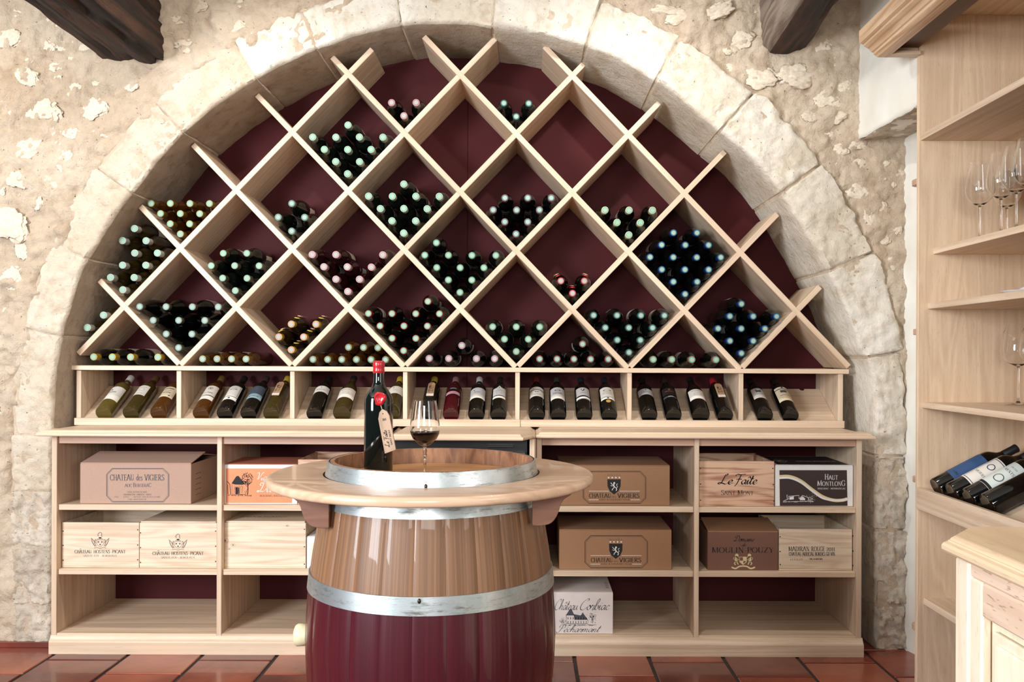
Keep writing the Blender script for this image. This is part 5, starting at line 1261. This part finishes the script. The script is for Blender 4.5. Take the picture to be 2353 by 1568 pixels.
V, F, w_ = text2d('Le Faîte', 'K', 1.5); b.add([(.002-y*.010, -.0046, -.096+x*.044/w_) for x, y in V], F) if False else b.add([(-.003+(-y)*.0, -.0046, 0) for x, y in []], [])
b.add([(.001-y*.012, -.0046, -.102+x*.046/w_) for x, y in V], F)
V, F, w_ = text2d('SAINT MONT', small=1, bold=1.5); b.add([(.0105-y*.0045, -.0046, -.098+x*.042/w_) for x, y in V], F)
put('tag_lettering', b.mesh('tag_lettering', INK), tgo, (0,0,0))
put('tag_hole', MB().lathe([(.0001,-.0046),(.0016,-.0046)], 10, c=(0,0,-.011), axis='y').mesh('tag_hole', BLACK), tgo, (0,0,0))
# ------------------------------------------------------------------ wine glass
CLEAR = glassy('clear_glass', (255,255,255), .0, 1.0, 0.0, 1.45)
WINE = glassy('red_wine', (46,6,20), .02, 0.0, .3, 1.34)
WRIM = glassy('wine_edge', (120,40,80), .02, 0.0, .3, 1.34)
def goblet(label, loc, H, bowl, rim, foot, stem_h, twist=False, seg=40, fill=None, group=None):
    """H total height, bowl: max radius, rim radius, foot radius, stem_h height where bowl starts"""
    t = thing('wine_glass', label, 'glass', loc, (0,0,0), group)
    bh = H-stem_h
    op = [(.0045,0),(.012,.022),(.55*bowl,.085),(.80*bowl,.17),(.955*bowl,.27),(bowl,.37),(.985*bowl,.47),(.93*bowl,.62),(.86*bowl,.78),(rim+.002,.92),(rim,1.0)]
    outer = [(r, stem_h+f*bh) for r, f in op]
    th = .0011
    inner = [(max(.0001, r-th), z+(.003 if i < 2 else 0)) for i, (r, z) in enumerate(outer)][::-1]
    inner[-1] = (.0001, stem_h+.06*bh*.5+.001)
    stem = [(.0001,0),(foot,0),(foot,.0012),(foot*.6,.003),(.008,.0065),(.0045,.014),(.0036,.03),(.0036,stem_h*.62),(.0045,stem_h*.66),(.0058,stem_h*.72),(.0042,stem_h*.78),(.0060,stem_h*.85),(.0045,stem_h*.92)] if twist else \
           [(.0001,0),(foot,0),(foot,.0012),(foot*.6,.003),(.008,.0065),(.0045,.014),(.0036,.03),(.0036,stem_h*.8),(.0040,stem_h*.95)]
    put('bowl', MB().lathe(stem+outer+inner, seg).mesh('bowl', CLEAR, angle=75), t, (0,0,0))
    if fill:
        pts = [(.0001, stem_h+.035*bh)]+[(max(.0002, r-th-.0006), z) for r, z in outer if stem_h+.05*bh < z < fill]
        rl = None
        for (r0, z0), (r1, z1) in zip(outer, outer[1:]):
            if z0 <= fill <= z1: rl = r0+(r1-r0)*(fill-z0)/(z1-z0)-th-.0006
        b = MB().lathe(pts+[(rl, fill-.0016)], seg, mi=0).lathe([(rl, fill-.0016), (rl+.0002, fill), (.0001, fill-.0004)], seg, mi=1)
        put('red_wine', b.mesh('red_wine', [WINE, WRIM], angle=60), t, (0,0,0))
    return t
Yg = 2.30; X = (977-PX)*Yg/FPX
rimz = HC+(PY-922)*Yg/FPX-.8975; sth = HC+(PY-1027)*Yg/FPX-.8975
goblet('half-full glass of red wine standing on the barrel beside the tall bottle', (X, Yg, .8975), rimz, .0400, .0300, .034, sth, True, 64, HC+(PY-992)*Yg/FPX-.8975)

# ================================================================== RIGHT-HAND SHELVING UNIT
YP = 3.10; XU0 = (2112-PX)*YP/FPX-.004; XU1 = 1.84; YN = 2.30
su = thing('shelving_unit', 'tall beech shelving unit against the right wall holding glasses and bottles', 'shelving', (1.62, 2.7, 0))
wbox('end_panel', XU0, XU1, YP, YP+.018, 0, 2.50, wood('beech_panel', (226,200,170), (204,174,144), 'z', cross=60, along=1.2), su)
wbox('end_panel', XU0, XU1, YN-.018, YN, 0, 2.50, BZ, su)
wbox('back_board', XU1-.012, XU1, YN+.0005, YP-.0005, 0, 2.50, BZ, su)
def zp(y, Y=YP, x=2130): return W(x, y, Y).z
def ushelf(x_left_px, yt, th=.022, rot=0):
    x = (x_left_px-PX)*YP/FPX; z = HC+(PY-yt)*YP/FPX
    wbox('shelf', x, XU1-.013, YN+.0006, YP-.0006, z-th, z, BY, su); return z, x
z1, _ = ushelf(2113, 306); z2, xs2 = ushelf(2143, 567); z3, xs3 = ushelf(2131, 693); z4, xs4 = ushelf(2118, 921, .020); z5, _ = ushelf(2124, 1371)
wbox('top_board', XU0, XU1, YN+.0006, YP-.0006, 2.462, 2.484, BY, su)
wbox('header_rail', XU0, XU0+.022, YN+.0006, YP-.0006, 2.425, 2.461, BY, su)
zr = HC+(PY-1116)*YP/FPX; zr0 = HC+(PY-1166)*YP/FPX
wbox('bottle_rail', XU0-.004, XU0+.014, YN+.0006, YP-.0006, zr0, zr, BY, su)
put('sloped_board', MB().prism([(XU0+.016, zr0+.03), (XU1-.014, zr0+.235), (XU1-.014, zr0+.249), (XU0+.016, zr0+.044)], 'y', YN+.0008, YP-.0008, 0).mesh('sloped_board', BY), su)
# crown moulding with its open soffit frame
zc = HC+(PY-129)*3.12/FPX; xc0 = (2020-PX)*3.12/FPX
dz = HC+(PY-97)*3.12/FPX-zc; dxx = xc0-(1971-PX)*3.12/FPX
cp = [(0,0),(0,.012),(-.14,.02),(-.30,.20),(-.34,.34),(-.42,.38),(-.56,.62),(-.78,.80),(-.80,.92),(-.97,1.0),(-1.0,1.25),(-1.0,1.9),(.0,1.9),(.35,1.9),(.35,.45),(.35,0)]
cpt = [(xc0+p*dxx, zc+q*dz) for p, q in cp]
CRW = wood('crown_beech', (222,190,156), (192,152,116), 'y', cross=40, along=.8, lo=.4, hi=.6)
put('crown_moulding', MB().prism(cpt, 'y', 1.9, 3.12, 0).mesh('crown_moulding', CRW), su)
wbox('soffit_strip', cpt[-1][0]+.0005, XU0-.001, 3.084, 3.12, zc, zc+.014, BX, su)
wbox('crown_end_board', cpt[-1][0]+.0005, XU0-.001, 3.104, 3.12, zc+.0145, zc+.146, CRW, su)
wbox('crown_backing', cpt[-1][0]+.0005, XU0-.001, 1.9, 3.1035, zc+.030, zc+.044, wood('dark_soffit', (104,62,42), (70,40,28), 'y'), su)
# rounded shelf ends standing out beyond the far panel
for yp, wd_ in ((418, .10), (760, .085), (1096, .085), (1432, .085)):
    z = HC+(PY-yp)*3.2/FPX; x0 = XU0+.018; y0 = YP+.0185
    pts = [(x0, y0)]+[(x0+.03-.03*math.cos(a), y0+wd_-.03+.03*math.sin(a)) for a in (0, .4, .8, 1.2, 1.57)]+[(x0+.17, y0+wd_), (x0+.17, y0)]
    put('end_shelf', MB().prism(pts, 'z', z-.011, z+.011, .002).mesh('end_shelf', BXP), su)
# glasses
rg = random.Random(5)
for i, (x, Y, H, dsc) in enumerate([(2250,2.895,.262,'leftmost clear wine glass on the upper right-hand glass shelf'),(2299,2.765,.262,'second clear wine glass in the front row of the glass shelf'),
     (2334,2.665,.262,'third clear wine glass in the front row, near the right edge'),(2312,2.90,.250,'clear wine glass standing behind the front row of glasses'),(2364,2.575,.262,'last clear wine glass cut by the right picture edge')]):
    X = (x-PX)*Y/FPX
    goblet(dsc, (X, Y, z2+.0006), H, .0455, .033, .036, H*.44, False, 32, None, 'wine glasses on the upper shelf')
for x, Y, dsc in ((2340, 2.93, 'large balloon wine glass on the lower glass shelf'), (2384, 2.82, 'balloon wine glass at the picture edge beside the larger one')):
    goblet(dsc, ((x-PX)*Y/FPX, Y, z4+.0006), .275, .055, .036, .040, .13, False, 32, None, 'wine glasses on the lower shelf')
PORC = plain('white_porcelain', (244,246,248), .2, coat=.4)
pl = thing('plate', 'white porcelain dish with raised centre on the right-hand shelf', 'plate', (1.575, 2.72, z3+.0006))
put('dish', MB().lathe([(.0001,0),(.035,0),(.050,.006),(.075,.013),(.0765,.0145),(.074,.016),(.045,.010),(.0001,.008)], 40).mesh('dish', PORC, angle=50), pl, (0,0,0))
put('raised_centre', MB().lathe([(.040,.010),(.030,.022),(.018,.028),(.010,.036),(.0001,.038)], 24, c=(.012,0,0)).mesh('raised_centre', PORC, angle=60), pl, (0,0,0))
# lying bottles on the sloped rack
LBLU = plain('deep_blue_label', (52,84,126), .5); GRNL = plain('grey_green_label', (214,220,214), .6)
al = math.radians(27.5)
LIE = [(2.985, 'dark bottle with plain blue label, farthest on the sloped rack', LBLU, lambda: [T(INK,'UIM',0,.070,.022,.012)]),
       (2.875, 'dark bottle with white navy-framed label, second on the sloped rack', PAPER, lambda: [BAND(NAVY,-.028,.028,.060,.0625), BAND(NAVY,-.028,.028,.178,.1805), BAND(NAVY,-.028,-.026,.060,.18,1), BAND(NAVY,.026,.028,.060,.18,1), T(NAVY,'VIGIERS',0,.10,.042,.011), RINGA(NAVY,0,.145,.013,.003)]),
       (2.765, 'dark bottle with green-white label, third on the sloped rack', GRNL, lambda: [T(INK,'VENTS',0,.14,.04,.012), T(INK,'PETIT',0,.160,.026,.007), RINGA(GREYINK,0,.105,.016,.003), BAND(INK,-.034,.034,.056,.066)]),
       (2.655, 'dark bottle, nearest on the sloped rack by the right picture edge', GREYINK, None)]
for Y, lb, lm, art in LIE:
    r = SHAPES['tall'][0]; bx_, bz = XU0+.022, zr0+.050
    base = (bx_+r*(-math.sin(al))+.012, Y, bz+r*math.cos(al)+.004)
    ax = Vector((math.cos(al), 0, math.sin(al)))
    # local z -> ax ; local -y -> towards the room (left) and up
    zv = ax; yv = -(Vector((-math.sin(al)*.75, -.62, math.cos(al)*.75))).normalized(); yv = (yv-zv*yv.dot(zv)).normalized(); xv = yv.cross(zv)
    R = Matrix((xv, yv, zv)).transposed()
    t = thing('wine_bottle', lb, 'bottle', base, R.to_euler(), 'bottles on the sloped rack at right')
    put('glass_body', glass_mesh('tall', BGLASS), t, (0,0,0)); put('capsule', cap_mesh('tall', DC('black', (24,24,28)), .055), t, (0,0,0))
    if art:
        L = put('paper_label', label_mesh('tall', lm, .055, .185, 1.8), t, (0,0,0))
        for m, b in wrap_art('tall', art()).values(): put('label_print', b.mesh('label_print', m), L, (0,0,0))
# ================================================================== SHOP COUNTER (bottom right)
sc_ = thing('shop_counter', 'pale panelled beech counter with moulded top in the near right corner', 'counter', (1.0, 1.3, 0))
xe = (2165-PX)*1.577/FPX
moulded_top([(xe, .7), (xe, 1.577), (xe+.085, 1.675), (1.36, 1.675), (1.36, .7)], .868, .900, wood('counter_top_beech', (236,208,174), (214,180,144), 'y', cross=24, along=.6, coat=.2, rough=.3), 'top', sc_)
xb = xe+.028
PANL = wood('counter_panel', (240,230,206), (228,214,186), 'z', cross=50, along=1.0, fleck=.05)
FRM = wood('counter_frame', (236,208,184), (214,176,150), 'y', cross=30, along=1.2, fleck=.9)
FRZ = wood('counter_stile', (240,222,198), (226,200,172), 'z', cross=30, along=1.2, fleck=.3)
wbox('carcass', xb+.02, 1.34, .72, 1.575, 0, .8675, PANL, sc_)
wbox('corner_post', xb-.001, xb+.045, 1.53, 1.585, 0, .864, FRZ, sc_, .008)
def rail(name, y0, y1, z0, z1, m):
    put(name, MB().box(xb, xb+.019, y0, y1, z0, z1, .004).mesh(name, m), sc_)
rail('door_rail', .72, 1.5295, .835, .866, FRM)
rail('door_rail', .72, 1.4895, .775, .8345, FRM); rail('door_rail', .72, 1.4895, .06, .13, FRM); rail('door_stile', 1.490, 1.5295, .06, .8345, FRZ)
put('door_panel', MB().box(xb+.008, xb+.018, .72, 1.470, .150, .757, .003).mesh('door_panel', PANL), sc_)
put('door_panel_field', MB().box(xb+.003, xb+.010, .72, 1.455, .168, .740, .005).mesh('door_panel_field', PANL), sc_)
wbox('plinth', xb+.01, 1.33, .73, 1.56, 0, .055, FRM, sc_)
